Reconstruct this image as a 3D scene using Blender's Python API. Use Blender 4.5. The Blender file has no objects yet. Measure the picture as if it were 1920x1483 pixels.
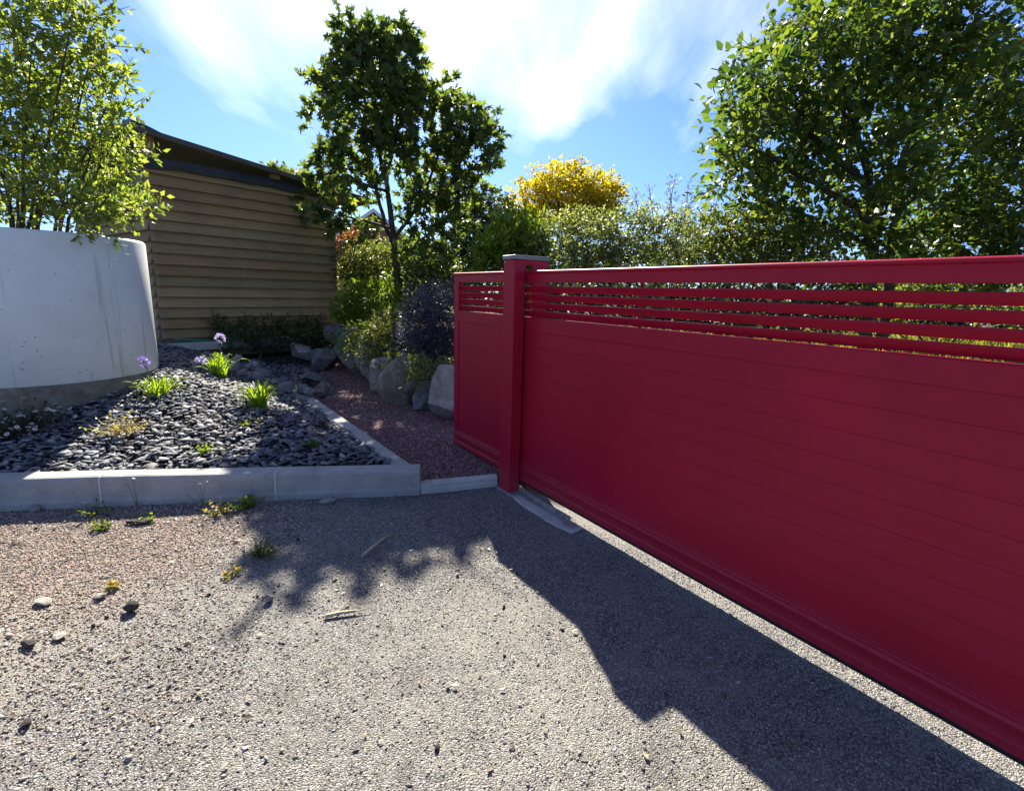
import bpy, math, random
import numpy as np
from mathutils import Matrix, Vector

rng = np.random.default_rng(11)
S = bpy.context.scene
COL = S.collection
R = math.radians

# ------------------------------------------------------------------ camera
cam_d = bpy.data.cameras.new('camera')
cam = bpy.data.objects.new('camera', cam_d)
COL.objects.link(cam)
cam_d.sensor_fit = 'HORIZONTAL'
cam_d.sensor_width = 36.0
cam_d.lens = 36.0 * 950 / 1920
cam_d.clip_start = 0.05
cam_d.clip_end = 2000
cam.matrix_world = Matrix(((0.99961, -0.02792, 0, 0), (0.005595, 0.200296, -0.97972, 0), (0.027355, 0.979337, 0.200374, 1.5), (0, 0, 0, 1)))
S.camera = cam

# ------------------------------------------------------------------ light
SUN_EL, SUN_AZ = R(39.5), R(-14.1)          # azimuth from +Y, positive to +X
to_sun = Vector((math.sin(SUN_AZ) * math.cos(SUN_EL), math.cos(SUN_AZ) * math.cos(SUN_EL), math.sin(SUN_EL)))
sun_d = bpy.data.lights.new('sun', 'SUN')
sun_d.energy = 5.0
sun_d.angle = R(0.53)
sun_d.color = (1.0, 0.92, 0.78)
sun = bpy.data.objects.new('sun', sun_d)
COL.objects.link(sun)
sun.rotation_euler = to_sun.to_track_quat('Z', 'Y').to_euler()
S.view_settings.view_transform = 'Standard'
S.view_settings.look = 'None'
S.view_settings.exposure = 1.8
S.view_settings.gamma = 1.0
S.view_settings.use_curve_mapping = False

W = bpy.data.worlds.new('World')
S.world = W
W.use_nodes = True
nt = W.node_tree
nt.nodes.clear()


def nd(tree, typ, **kw):
    n = tree.nodes.new(typ)
    for k, v in kw.items():
        if k.startswith('i_'):
            key = k[2:]
            key = int(key) if key.isdigit() else key
            n.inputs[key].default_value = v
        else:
            setattr(n, k, v)
    return n


def mathn(tree, op, a, b=None, c=None, clamp=False):
    n = tree.nodes.new('ShaderNodeMath')
    n.operation = op
    n.use_clamp = clamp
    for i, v in enumerate((a, b, c)):
        if v is None:
            continue
        if isinstance(v, (int, float)):
            n.inputs[i].default_value = v
        else:
            tree.links.new(v, n.inputs[i])
    return n.outputs[0]


def vmath(tree, op, a, b=None):
    n = tree.nodes.new('ShaderNodeVectorMath')
    n.operation = op
    for i, v in enumerate((a, b)):
        if v is None:
            continue
        if isinstance(v, (tuple, list)):
            n.inputs[i].default_value = v
        else:
            tree.links.new(v, n.inputs[i])
    return n


def rampn(tree, fac, stops, interp='LINEAR'):
    n = tree.nodes.new('ShaderNodeValToRGB')
    cr = n.color_ramp
    cr.interpolation = interp
    while len(cr.elements) < len(stops):
        cr.elements.new(0.5)
    for e, (p, c) in zip(cr.elements, stops):
        e.position = p
        e.color = (*c, 1) if len(c) == 3 else c
    if fac is not None:
        tree.links.new(fac, n.inputs[0])
    return n.outputs[0]


def mixc(tree, fac, a, b, mode='MIX'):
    n = tree.nodes.new('ShaderNodeMix')
    n.data_type = 'RGBA'
    n.blend_type = mode
    for sock, v in ((n.inputs[0], fac), (n.inputs[6], a), (n.inputs[7], b)):
        if isinstance(v, (int, float)):
            sock.default_value = v
        elif isinstance(v, tuple):
            sock.default_value = (*v, 1) if len(v) == 3 else v
        else:
            tree.links.new(v, sock)
    return n.outputs[2]


def g(v):
    return (v, v, v)


# sky with thin cirrus
sky = nd(nt, 'ShaderNodeTexSky', sky_type='NISHITA', sun_disc=False, sun_elevation=SUN_EL, sun_rotation=SUN_AZ,
         altitude=50, air_density=1.0, dust_density=0.6, ozone_density=2.0)
tc = nd(nt, 'ShaderNodeTexCoord')
dirv = tc.outputs['Generated']
sep = nd(nt, 'ShaderNodeSeparateXYZ')
nt.links.new(dirv, sep.inputs[0])
zc = mathn(nt, 'ADD', mathn(nt, 'MAXIMUM', sep.outputs[2], 0.0), 0.16)
comb = nd(nt, 'ShaderNodeCombineXYZ')
nt.links.new(mathn(nt, 'DIVIDE', sep.outputs[0], zc), comb.inputs[0])
nt.links.new(mathn(nt, 'DIVIDE', sep.outputs[1], zc), comb.inputs[1])
mp = nd(nt, 'ShaderNodeMapping')
mp.inputs['Rotation'].default_value = (0, 0, R(-38))
mp.inputs['Scale'].default_value = (1.15, 0.50, 1)
mp.inputs['Location'].default_value = (3.2, 1.7, 0)
nt.links.new(comb.outputs[0], mp.inputs[0])
n1 = nd(nt, 'ShaderNodeTexNoise', i_Scale=0.95, i_Detail=7.0, i_Roughness=0.52, i_Distortion=0.7)
nt.links.new(mp.outputs[0], n1.inputs['Vector'])
mp2 = nd(nt, 'ShaderNodeMapping')
mp2.inputs['Rotation'].default_value = (0, 0, R(-38))
mp2.inputs['Scale'].default_value = (3.2, 0.9, 1)
mp2.inputs['Location'].default_value = (3.2, 1.7, 0)
nt.links.new(comb.outputs[0], mp2.inputs[0])
n2 = nd(nt, 'ShaderNodeTexNoise', i_Scale=1.0, i_Detail=5.0, i_Roughness=0.5, i_Distortion=0.8)
nt.links.new(mp2.outputs[0], n2.inputs['Vector'])
cl = mathn(nt, 'ADD', mathn(nt, 'MULTIPLY', n1.outputs[0], 0.72), mathn(nt, 'MULTIPLY', n2.outputs[0], 0.34))
# cirrus scatters strongly forward: it brightens towards the sun
dsun = vmath(nt, 'DOT_PRODUCT', vmath(nt, 'NORMALIZE', dirv).outputs[0], tuple(to_sun)).outputs['Value']
ang = mathn(nt, 'ARCCOSINE', dsun)
aure = mathn(nt, 'POWER', 2.718, mathn(nt, 'MULTIPLY', mathn(nt, 'MULTIPLY', ang, ang), -3.2))
low = mathn(nt, 'MULTIPLY', mathn(nt, 'SUBTRACT', 0.36, sep.outputs[2], clamp=True), -0.28)
cl2 = mathn(nt, 'ADD', mathn(nt, 'ADD', cl, mathn(nt, 'MULTIPLY', aure, 0.075)), low)
mask = rampn(nt, cl2, [(0.515, g(0.0)), (0.64, g(0.24)), (0.84, g(0.86))])
bright = mathn(nt, 'ADD', 6.0, mathn(nt, 'MULTIPLY', aure, 3.0))
ccol = vmath(nt, 'SCALE', (1.0, 1.0, 1.0))
nt.links.new(bright, ccol.inputs['Scale'])
ccol.inputs[0].default_value = (1.02, 1.0, 0.95)
skyc = mixc(nt, 1.0, sky.outputs[0], (0.22, 0.315, 0.52), 'MULTIPLY')
col = mixc(nt, mathn(nt, 'MULTIPLY', mask, 0.95), skyc, ccol.outputs[0])
bg = nd(nt, 'ShaderNodeBackground', i_Strength=0.105)
nt.links.new(col, bg.inputs[0])
wo = nd(nt, 'ShaderNodeOutputWorld')
nt.links.new(bg.outputs[0], wo.inputs[0])

# ------------------------------------------------------------------ materials
MATS = {}


def new_mat(name):
    m = bpy.data.materials.new(name)
    m.use_nodes = True
    t = m.node_tree
    p = t.nodes['Principled BSDF']
    MATS[name] = m
    return m, t, p


def obj_coord(t):
    return nd(t, 'ShaderNodeTexCoord').outputs['Object']


def noise(t, scale, detail=4.0, rough=0.55, vec=None, dist=0.0, out=0):
    n = nd(t, 'ShaderNodeTexNoise', i_Scale=scale, i_Detail=detail, i_Roughness=rough, i_Distortion=dist)
    t.links.new(vec if vec is not None else obj_coord(t), n.inputs['Vector'])
    return n.outputs[out]


def bump(t, p, h, strength=0.4, dist=0.01):
    b = nd(t, 'ShaderNodeBump', i_Strength=strength, i_Distance=dist)
    t.links.new(h, b.inputs['Height'])
    t.links.new(b.outputs[0], p.inputs['Normal'])


def setp(p, rough=0.6, spec=0.4, metal=0.0):
    p.inputs['Roughness'].default_value = rough
    p.inputs['Specular IOR Level'].default_value = spec
    p.inputs['Metallic'].default_value = metal


def simple(name, c, rough=0.6, spec=0.4, metal=0.0, var=0.25, scale=6.0, bmp=0.0, bscale=80.0):
    m, t, p = new_mat(name)
    n = noise(t, scale, 6)
    a = tuple(x * (1 - var) for x in c)
    b = tuple(min(1, x * (1 + var)) for x in c)
    t.links.new(rampn(t, n, [(0.3, a), (0.7, b)]), p.inputs['Base Color'])
    setp(p, rough, spec, metal)
    if bmp:
        bump(t, p, noise(t, bscale, 4), bmp, 0.004)
    return m


def island(name, stops, rough=0.8, spec=0.3, bmp=0.3, bscale=60.0, mott=0.35):
    m, t, p = new_mat(name)
    ri = nd(t, 'ShaderNodeNewGeometry').outputs['Random Per Island']
    c = rampn(t, ri, stops)
    n = noise(t, bscale, 3)
    c = mixc(t, mott, c, rampn(t, n, [(0.3, g(0.35)), (0.7, g(1.0))]), 'MULTIPLY')
    t.links.new(c, p.inputs['Base Color'])
    setp(p, rough, spec)
    if bmp:
        bump(t, p, n, bmp, 0.004)
    return m


def leaf_mat(name, stops, trans=0.45, tcol=(1.6, 1.5, 0.6), rough=0.45, spec=0.4):
    m, t, p = new_mat(name)
    ri = nd(t, 'ShaderNodeNewGeometry').outputs['Random Per Island']
    c = rampn(t, ri, stops)
    t.links.new(c, p.inputs['Base Color'])
    setp(p, rough, spec)
    tr = nd(t, 'ShaderNodeBsdfTranslucent')
    t.links.new(mixc(t, 1.0, c, (*tcol, 1), 'MULTIPLY'), tr.inputs[0])
    mx = nd(t, 'ShaderNodeMixShader', i_0=trans)
    t.links.new(p.outputs[0], mx.inputs[1])
    t.links.new(tr.outputs[0], mx.inputs[2])
    t.links.new(mx.outputs[0], t.nodes['Material Output'].inputs[0])
    return m


def asphalt():
    m, t, p = new_mat('asphalt')
    v = obj_coord(t)
    big = noise(t, 0.9, 5, vec=v)
    mid = noise(t, 7, 5, vec=v)
    fine = nd(t, 'ShaderNodeTexVoronoi', i_Scale=190.0)
    t.links.new(v, fine.inputs['Vector'])
    fsep = nd(t, 'ShaderNodeSeparateColor')
    t.links.new(fine.outputs['Color'], fsep.inputs[0])
    c = rampn(t, fsep.outputs[0], [(0.0, (0.03, 0.03, 0.03)), (0.35, (0.11, 0.107, 0.10)), (0.75, (0.21, 0.20, 0.185)), (1.0, (0.42, 0.40, 0.37))])
    c = mixc(t, rampn(t, mathn(t, 'ADD', mathn(t, 'MULTIPLY', big, 0.6), mathn(t, 'MULTIPLY', mid, 0.4)), [(0.40, g(0.0)), (0.62, g(0.55))]), c, (0.325, 0.31, 0.275))
    stain = noise(t, 2.3, 6, 0.65, v, 0.8)
    c = mixc(t, rampn(t, stain, [(0.56, g(0)), (0.68, g(0.5))]), c, (0.10, 0.095, 0.085))
    # the left side is covered by buff and pinkish fines, the patch by the kerb by blue-grey chippings
    s = nd(t, 'ShaderNodeSeparateXYZ')
    t.links.new(v, s.inputs[0])
    lx = mathn(t, 'MULTIPLY', mathn(t, 'SUBTRACT', -1.25, mathn(t, 'ADD', s.outputs[0], mathn(t, 'MULTIPLY', mid, 0.5))), 1.8, clamp=True)
    ly = mathn(t, 'MULTIPLY', mathn(t, 'SUBTRACT', s.outputs[1], mathn(t, 'SUBTRACT', 2.2, mathn(t, 'MULTIPLY', big, 0.7))), 1.8, clamp=True)
    c = mixc(t, mathn(t, 'MULTIPLY', mathn(t, 'MULTIPLY', lx, ly), 0.75), c, (0.33, 0.225, 0.175))
    c = mixc(t, mathn(t, 'MULTIPLY', mathn(t, 'MULTIPLY', lx, mathn(t, 'SUBTRACT', 1.0, ly)), 0.5), c, (0.31, 0.275, 0.225))
    t.links.new(c, p.inputs['Base Color'])
    setp(p, 0.8, 0.35)
    h = mathn(t, 'ADD', mathn(t, 'MULTIPLY', fine.outputs['Distance'], -1.0), mathn(t, 'MULTIPLY', noise(t, 300, 2, vec=v), 0.5))
    bump(t, p, h, 1.0, 0.008)
    return m


asphalt()
simple('soil', (0.085, 0.062, 0.045), 0.95, 0.1, var=0.5, scale=5, bmp=0.8, bscale=30)
simple('turf', (0.075, 0.085, 0.03), 0.95, 0.1, var=0.5, scale=3, bmp=0.8, bscale=30)
simple('slate_dust', (0.02, 0.02, 0.023), 0.9, 0.2, var=0.4, scale=20, bmp=0.6, bscale=60)
simple('pink_fines', (0.20, 0.115, 0.105), 0.95, 0.2, var=0.45, scale=40, bmp=0.8, bscale=120)
simple('mortar', (0.46, 0.45, 0.42), 0.9, 0.2, var=0.2, scale=40, bmp=0.4)


def concrete(name, c, speck=0.5):
    m, t, p = new_mat(name)
    v = obj_coord(t)
    n = noise(t, 5, 8, 0.65, v)
    cc = rampn(t, n, [(0.28, tuple(x * 0.72 for x in c)), (0.55, c), (0.8, tuple(min(1, x * 1.18) for x in c))])
    f = noise(t, 160, 3, 0.6, v)
    cc = mixc(t, speck, cc, rampn(t, f, [(0.36, g(0.45)), (0.5, g(0.95)), (0.7, g(1.0))]), 'MULTIPLY')
    t.links.new(cc, p.inputs['Base Color'])
    setp(p, 0.85, 0.3)
    bump(t, p, f, 0.35, 0.003)
    return m


concrete('concrete', (0.36, 0.35, 0.325))
concrete('pale_concrete', (0.50, 0.485, 0.45))


def planter_paint():
    m, t, p = new_mat('planter_paint')
    v = obj_coord(t)
    n = noise(t, 2.2, 7, 0.6, v)
    c = rampn(t, n, [(0.3, (0.62, 0.63, 0.61)), (0.7, (0.74, 0.75, 0.73))])
    pit = nd(t, 'ShaderNodeTexVoronoi', i_Scale=17.0, i_Randomness=1.0)
    t.links.new(v, pit.inputs['Vector'])
    gate = noise(t, 6, 2, 0.5, v)
    pm = mathn(t, 'MULTIPLY', rampn(t, pit.outputs['Distance'], [(0.07, g(1)), (0.15, g(0))]), rampn(t, gate, [(0.46, g(0)), (0.54, g(1))]))
    c = mixc(t, mathn(t, 'MULTIPLY', pm, 0.75), c, (0.16, 0.16, 0.16))
    # green-brown runs down from the rim
    mpn = nd(t, 'ShaderNodeMapping')
    mpn.inputs['Scale'].default_value = (11, 11, 0.5)
    t.links.new(v, mpn.inputs[0])
    runs = noise(t, 1.0, 4, 0.6, mpn.outputs[0])
    c = mixc(t, mathn(t, 'MULTIPLY', rampn(t, runs, [(0.57, g(0)), (0.68, g(1))]), 0.6), c, (0.27, 0.26, 0.17))
    s = nd(t, 'ShaderNodeSeparateXYZ')
    t.links.new(v, s.inputs[0])
    lowm = rampn(t, mathn(t, 'ADD', s.outputs[2], mathn(t, 'MULTIPLY', n, 0.4)), [(0.35, g(1)), (0.8, g(0))])
    c = mixc(t, mathn(t, 'MULTIPLY', lowm, 0.25), c, (0.34, 0.36, 0.26))
    t.links.new(c, p.inputs['Base Color'])
    setp(p, 0.6, 0.35)
    bump(t, p, pm, -0.5, 0.01)
    return m


planter_paint()


def footing():
    m, t, p = new_mat('stained_concrete')
    v = obj_coord(t)
    n = noise(t, 9, 8, 0.7, v)
    c = rampn(t, n, [(0.3, (0.10, 0.09, 0.065)), (0.55, (0.20, 0.185, 0.145)), (0.8, (0.30, 0.28, 0.23))])
    t.links.new(c, p.inputs['Base Color'])
    setp(p, 0.95, 0.15)
    bump(t, p, n, 0.6, 0.02)


footing()


def red_paint(name='red_paint', c=(0.36, 0.007, 0.031)):
    m, t, p = new_mat(name)
    v = obj_coord(t)
    n = noise(t, 1.6, 6, 0.6, v)
    cc = rampn(t, n, [(0.3, tuple(x * 0.88 for x in c)), (0.7, tuple(x * 1.1 for x in c))])
    d = noise(t, 45, 5, 0.7, v)
    cc = mixc(t, mathn(t, 'MULTIPLY', rampn(t, d, [(0.55, g(0)), (0.75, g(1))]), 0.03), cc, (0.30, 0.16, 0.16))
    s = nd(t, 'ShaderNodeSeparateXYZ')
    t.links.new(v, s.inputs[0])
    lowz = rampn(t, s.outputs[2], [(0.05, g(1)), (0.30, g(0))])
    sp = nd(t, 'ShaderNodeTexVoronoi', i_Scale=55.0)
    t.links.new(v, sp.inputs['Vector'])
    spm = mathn(t, 'MULTIPLY', rampn(t, sp.outputs['Distance'], [(0.10, g(1)), (0.22, g(0))]), rampn(t, noise(t, 9, 4, 0.6, v), [(0.45, g(0)), (0.6, g(1))]))
    cc = mixc(t, mathn(t, 'MULTIPLY', lowz, mathn(t, 'ADD', mathn(t, 'MULTIPLY', spm, 0.35), mathn(t, 'MULTIPLY', d, 0.18))), cc, (0.26, 0.19, 0.16))
    t.links.new(cc, p.inputs['Base Color'])
    setp(p, 0.45, 0.22)
    t.links.new(rampn(t, n, [(0.3, g(0.34)), (0.7, g(0.46))]), p.inputs['Roughness'])
    bump(t, p, noise(t, 420, 2, 0.5, v), 0.06, 0.001)
    return m


red_paint()
red_paint('dusty_red_paint', (0.17, 0.03, 0.045))
simple('grey_cap', (0.22, 0.20, 0.20), 0.4, 0.5, 0.6, var=0.15)
simple('black_rubber', (0.02, 0.02, 0.022), 0.7, 0.3)
simple('galvanised_steel', (0.32, 0.31, 0.30), 0.5, 0.5, 0.5, var=0.35, scale=25, bmp=0.2)
simple('rust', (0.20, 0.06, 0.025), 0.9, 0.2, var=0.6, scale=40, bmp=0.7)
simple('membrane', (0.028, 0.030, 0.040), 0.5, 0.5, var=0.3, scale=4)
simple('roof_sheet', (0.06, 0.054, 0.046), 0.8, 0.3, var=0.35, scale=9, bmp=0.2)
simple('fascia_board', (0.095, 0.085, 0.07), 0.7, 0.3, var=0.3, scale=6)
simple('dark_interior', (0.02, 0.018, 0.016), 0.9, 0.1)
simple('fresh_timber', (0.34, 0.20, 0.095), 0.8, 0.2, var=0.3, scale=18)
simple('green_hose', (0.02, 0.13, 0.075), 0.45, 0.5)
simple('house_brick', (0.28, 0.13, 0.10), 0.9, 0.2, var=0.3, scale=8)
simple('roof_tile', (0.12, 0.06, 0.05), 0.8, 0.2, var=0.3, scale=8)
simple('white_trim', (0.7, 0.7, 0.7), 0.5, 0.4, var=0.05)
simple('dry_wood', (0.42, 0.36, 0.24), 0.85, 0.2, var=0.35, scale=40)


def planks():
    out = []
    for i, c in enumerate([(0.34, 0.225, 0.105), (0.28, 0.185, 0.085), (0.36, 0.25, 0.12), (0.28, 0.20, 0.10), (0.31, 0.195, 0.092), (0.32, 0.23, 0.115)]):
        m, t, p = new_mat('larch_board_%s' % 'abcdef'[i])
        v = obj_coord(t)
        mpn = nd(t, 'ShaderNodeMapping')
        mpn.inputs['Scale'].default_value = (0.9, 12, 24)
        mpn.inputs['Location'].default_value = (i * 7.3, 0, 0)
        t.links.new(v, mpn.inputs[0])
        n = noise(t, 2.2, 8, 0.65, mpn.outputs[0], 0.35)
        cc = rampn(t, n, [(0.28, tuple(x * 0.66 for x in c)), (0.5, c), (0.75, tuple(x * 1.22 for x in c))])
        blot = noise(t, 1.7, 5, 0.6, v)
        cc = mixc(t, rampn(t, blot, [(0.45, g(0)), (0.7, g(0.38))]), cc, (0.12, 0.105, 0.07))
        # pale run-off streaks below the nail lines
        s = nd(t, 'ShaderNodeSeparateXYZ')
        t.links.new(v, s.inputs[0])
        fr = mathn(t, 'ABSOLUTE', mathn(t, 'SUBTRACT', mathn(t, 'FRACT', mathn(t, 'DIVIDE', mathn(t, 'ADD', s.outputs[0], 20.62), 1.3)), 0.5))
        st = mathn(t, 'MULTIPLY', rampn(t, fr, [(0.012, g(1)), (0.03, g(0))]), rampn(t, blot, [(0.42, g(0.05)), (0.62, g(0.6))]))
        cc = mixc(t, st, cc, (0.30, 0.25, 0.17))
        kn = nd(t, 'ShaderNodeTexVoronoi', i_Scale=2.6)
        t.links.new(v, kn.inputs['Vector'])
        cc = mixc(t, rampn(t, kn.outputs['Distance'], [(0.035, g(0.8)), (0.06, g(0))]), cc, (0.035, 0.02, 0.012))
        t.links.new(cc, p.inputs['Base Color'])
        setp(p, 0.8, 0.25)
        bump(t, p, n, 0.5, 0.008)
        out.append(m)
    return out


BOARDS = planks()


def rock_mat(name, a, b, c, sc=3.0):
    m, t, p = new_mat(name)
    v = obj_coord(t)
    n = noise(t, sc, 9, 0.68, v, 0.6)
    cc = rampn(t, n, [(0.27, a), (0.5, b), (0.72, c)])
    n2 = noise(t, sc * 6, 6, 0.7, v)
    cc = mixc(t, 0.55, cc, rampn(t, n2, [(0.3, g(0.35)), (0.6, g(1.0))]), 'MULTIPLY')
    lich = noise(t, sc * 2.2, 5, 0.6, v)
    cc = mixc(t, rampn(t, lich, [(0.6, g(0)), (0.72, g(0.45))]), cc, (0.20, 0.19, 0.12))
    t.links.new(cc, p.inputs['Base Color'])
    setp(p, 0.85, 0.3)
    bump(t, p, mathn(t, 'ADD', n, mathn(t, 'MULTIPLY', n2, 0.4)), 0.8, 0.04)
    return m


rock_mat('buff_rock', (0.13, 0.115, 0.09), (0.33, 0.305, 0.25), (0.50, 0.47, 0.42))
rock_mat('grey_rock', (0.10, 0.097, 0.09), (0.28, 0.27, 0.25), (0.46, 0.445, 0.415))
rock_mat('brown_rock', (0.10, 0.078, 0.058), (0.25, 0.21, 0.17), (0.40, 0.36, 0.31))
rock_mat('dark_rock', (0.06, 0.06, 0.062), (0.15, 0.148, 0.148), (0.27, 0.265, 0.26), 4.0)
island('slate', [(0.0, (0.035, 0.036, 0.04)), (0.3, (0.10, 0.103, 0.11)), (0.75, (0.20, 0.202, 0.21)), (1.0, (0.36, 0.36, 0.355))], 0.72, 0.25, 0.25, 90, 0.4)
island('grey_chippings', [(0.0, (0.04, 0.041, 0.045)), (0.4, (0.13, 0.13, 0.132)), (0.75, (0.29, 0.285, 0.27)), (1.0, (0.58, 0.565, 0.52))], 0.8, 0.35, 0.0, 200)
island('buff_chippings', [(0.0, (0.09, 0.075, 0.06)), (0.35, (0.27, 0.20, 0.155)), (0.7, (0.40, 0.315, 0.25)), (0.9, (0.46, 0.42, 0.35)), (1.0, (0.66, 0.63, 0.57))], 0.85, 0.3, 0.0, 200)
island('pink_chippings', [(0.0, (0.10, 0.055, 0.055)), (0.45, (0.23, 0.12, 0.115)), (0.8, (0.36, 0.21, 0.20)), (1.0, (0.55, 0.42, 0.40))], 0.85, 0.3, 0.0, 200)
island('mixed_stone', [(0.0, (0.06, 0.058, 0.055)), (0.4, (0.24, 0.21, 0.175)), (0.8, (0.42, 0.39, 0.34)), (1.0, (0.60, 0.57, 0.52))], 0.85, 0.3, 0.3, 120)
rock_mat('pale_stone', (0.30, 0.28, 0.24), (0.44, 0.42, 0.37), (0.58, 0.56, 0.51), 25)
rock_mat('dark_stone', (0.025, 0.024, 0.022), (0.06, 0.055, 0.05), (0.12, 0.11, 0.10), 25)
simple('bark', (0.07, 0.056, 0.042), 0.9, 0.2, var=0.5, scale=14, bmp=0.8, bscale=40)
simple('pale_bark', (0.13, 0.10, 0.07), 0.9, 0.2, var=0.4, scale=14)
simple('stem_green', (0.10, 0.13, 0.04), 0.6, 0.3)

leaf_mat('maple_leaf', [(0.0, (0.045, 0.075, 0.024)), (0.6, (0.09, 0.13, 0.036)), (1.0, (0.18, 0.21, 0.06))], 0.5, (1.6, 1.65, 0.65))
leaf_mat('cherry_leaf', [(0.0, (0.035, 0.072, 0.016)), (0.55, (0.07, 0.12, 0.026)), (1.0, (0.15, 0.19, 0.036))], 0.48, (1.75, 1.7, 0.65), 0.4, 0.4)
leaf_mat('privet_leaf', [(0.0, (0.10, 0.145, 0.03)), (0.5, (0.17, 0.22, 0.045)), (0.94, (0.25, 0.29, 0.07)), (1.0, (0.32, 0.25, 0.05))], 0.52, (1.65, 1.7, 0.75), 0.4, 0.5)
leaf_mat('golden_leaf', [(0.0, (0.27, 0.24, 0.014)), (0.5, (0.43, 0.365, 0.015)), (1.0, (0.54, 0.44, 0.02))], 0.5, (1.4, 1.35, 0.4))
leaf_mat('olive_leaf', [(0.0, (0.07, 0.09, 0.03)), (0.5, (0.135, 0.165, 0.055)), (0.9, (0.22, 0.25, 0.10)), (1.0, (0.33, 0.34, 0.18))], 0.48, (1.5, 1.55, 0.7), 0.4, 0.5)
leaf_mat('lime_leaf', [(0.0, (0.08, 0.13, 0.018)), (0.5, (0.14, 0.21, 0.028)), (1.0, (0.26, 0.30, 0.04))], 0.5, (1.7, 1.7, 0.5))
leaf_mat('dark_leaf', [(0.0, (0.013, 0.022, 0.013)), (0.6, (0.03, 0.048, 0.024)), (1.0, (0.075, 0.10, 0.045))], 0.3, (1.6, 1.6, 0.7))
leaf_mat('weed_leaf', [(0.0, (0.05, 0.08, 0.02)), (0.5, (0.105, 0.145, 0.035)), (1.0, (0.25, 0.26, 0.085))], 0.45, (1.7, 1.6, 0.6))
leaf_mat('purple_leaf', [(0.0, (0.035, 0.035, 0.047)), (0.5, (0.075, 0.075, 0.095)), (1.0, (0.17, 0.16, 0.23))], 0.35, (1.2, 1.2, 1.3))
leaf_mat('red_leaf', [(0.0, (0.09, 0.02, 0.02)), (0.5, (0.17, 0.06, 0.04)), (1.0, (0.22, 0.18, 0.05))], 0.45, (1.7, 1.2, 0.7))
leaf_mat('silver_leaf', [(0.0, (0.10, 0.12, 0.07)), (0.6, (0.17, 0.19, 0.12)), (1.0, (0.28, 0.28, 0.2))], 0.45, (1.3, 1.3, 1.0))
leaf_mat('blade_green', [(0.0, (0.11, 0.19, 0.015)), (0.6, (0.20, 0.29, 0.025)), (1.0, (0.36, 0.38, 0.07))], 0.5, (1.5, 1.5, 0.5), 0.35, 0.5)
leaf_mat('dry_leaf', [(0.0, (0.14, 0.17, 0.04)), (0.5, (0.30, 0.28, 0.09)), (1.0, (0.42, 0.27, 0.14))], 0.45, (1.5, 1.4, 0.7))
leaf_mat('litter_leaf', [(0.0, (0.06, 0.045, 0.03)), (0.6, (0.16, 0.12, 0.07)), (1.0, (0.30, 0.25, 0.15))], 0.1)
leaf_mat('cover_leaf', [(0.0, (0.025, 0.045, 0.02)), (0.5, (0.055, 0.085, 0.035)), (1.0, (0.13, 0.16, 0.06))], 0.4, (1.5, 1.5, 0.7))
leaf_mat('grass_blade', [(0.0, (0.05, 0.07, 0.015)), (0.5, (0.12, 0.14, 0.03)), (1.0, (0.27, 0.25, 0.09))], 0.4, (1.6, 1.5, 0.5))
leaf_mat('white_petal', [(0.0, (0.75, 0.74, 0.72)), (0.85, (0.8, 0.78, 0.78)), (1.0, (0.7, 0.45, 0.55))], 0.3, (1, 1, 1), 0.6, 0.2)
leaf_mat('violet_petal', [(0.0, (0.17, 0.13, 0.50)), (0.6, (0.33, 0.27, 0.68)), (1.0, (0.6, 0.5, 0.8))], 0.4, (1.1, 1.0, 1.2), 0.6, 0.2)
leaf_mat('lilac_petal', [(0.0, (0.42, 0.36, 0.68)), (1.0, (0.78, 0.72, 0.86))], 0.4, (1.1, 1.0, 1.2), 0.6, 0.2)
simple('daisy_eye', (0.55, 0.40, 0.03), 0.8, 0.2)


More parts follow.
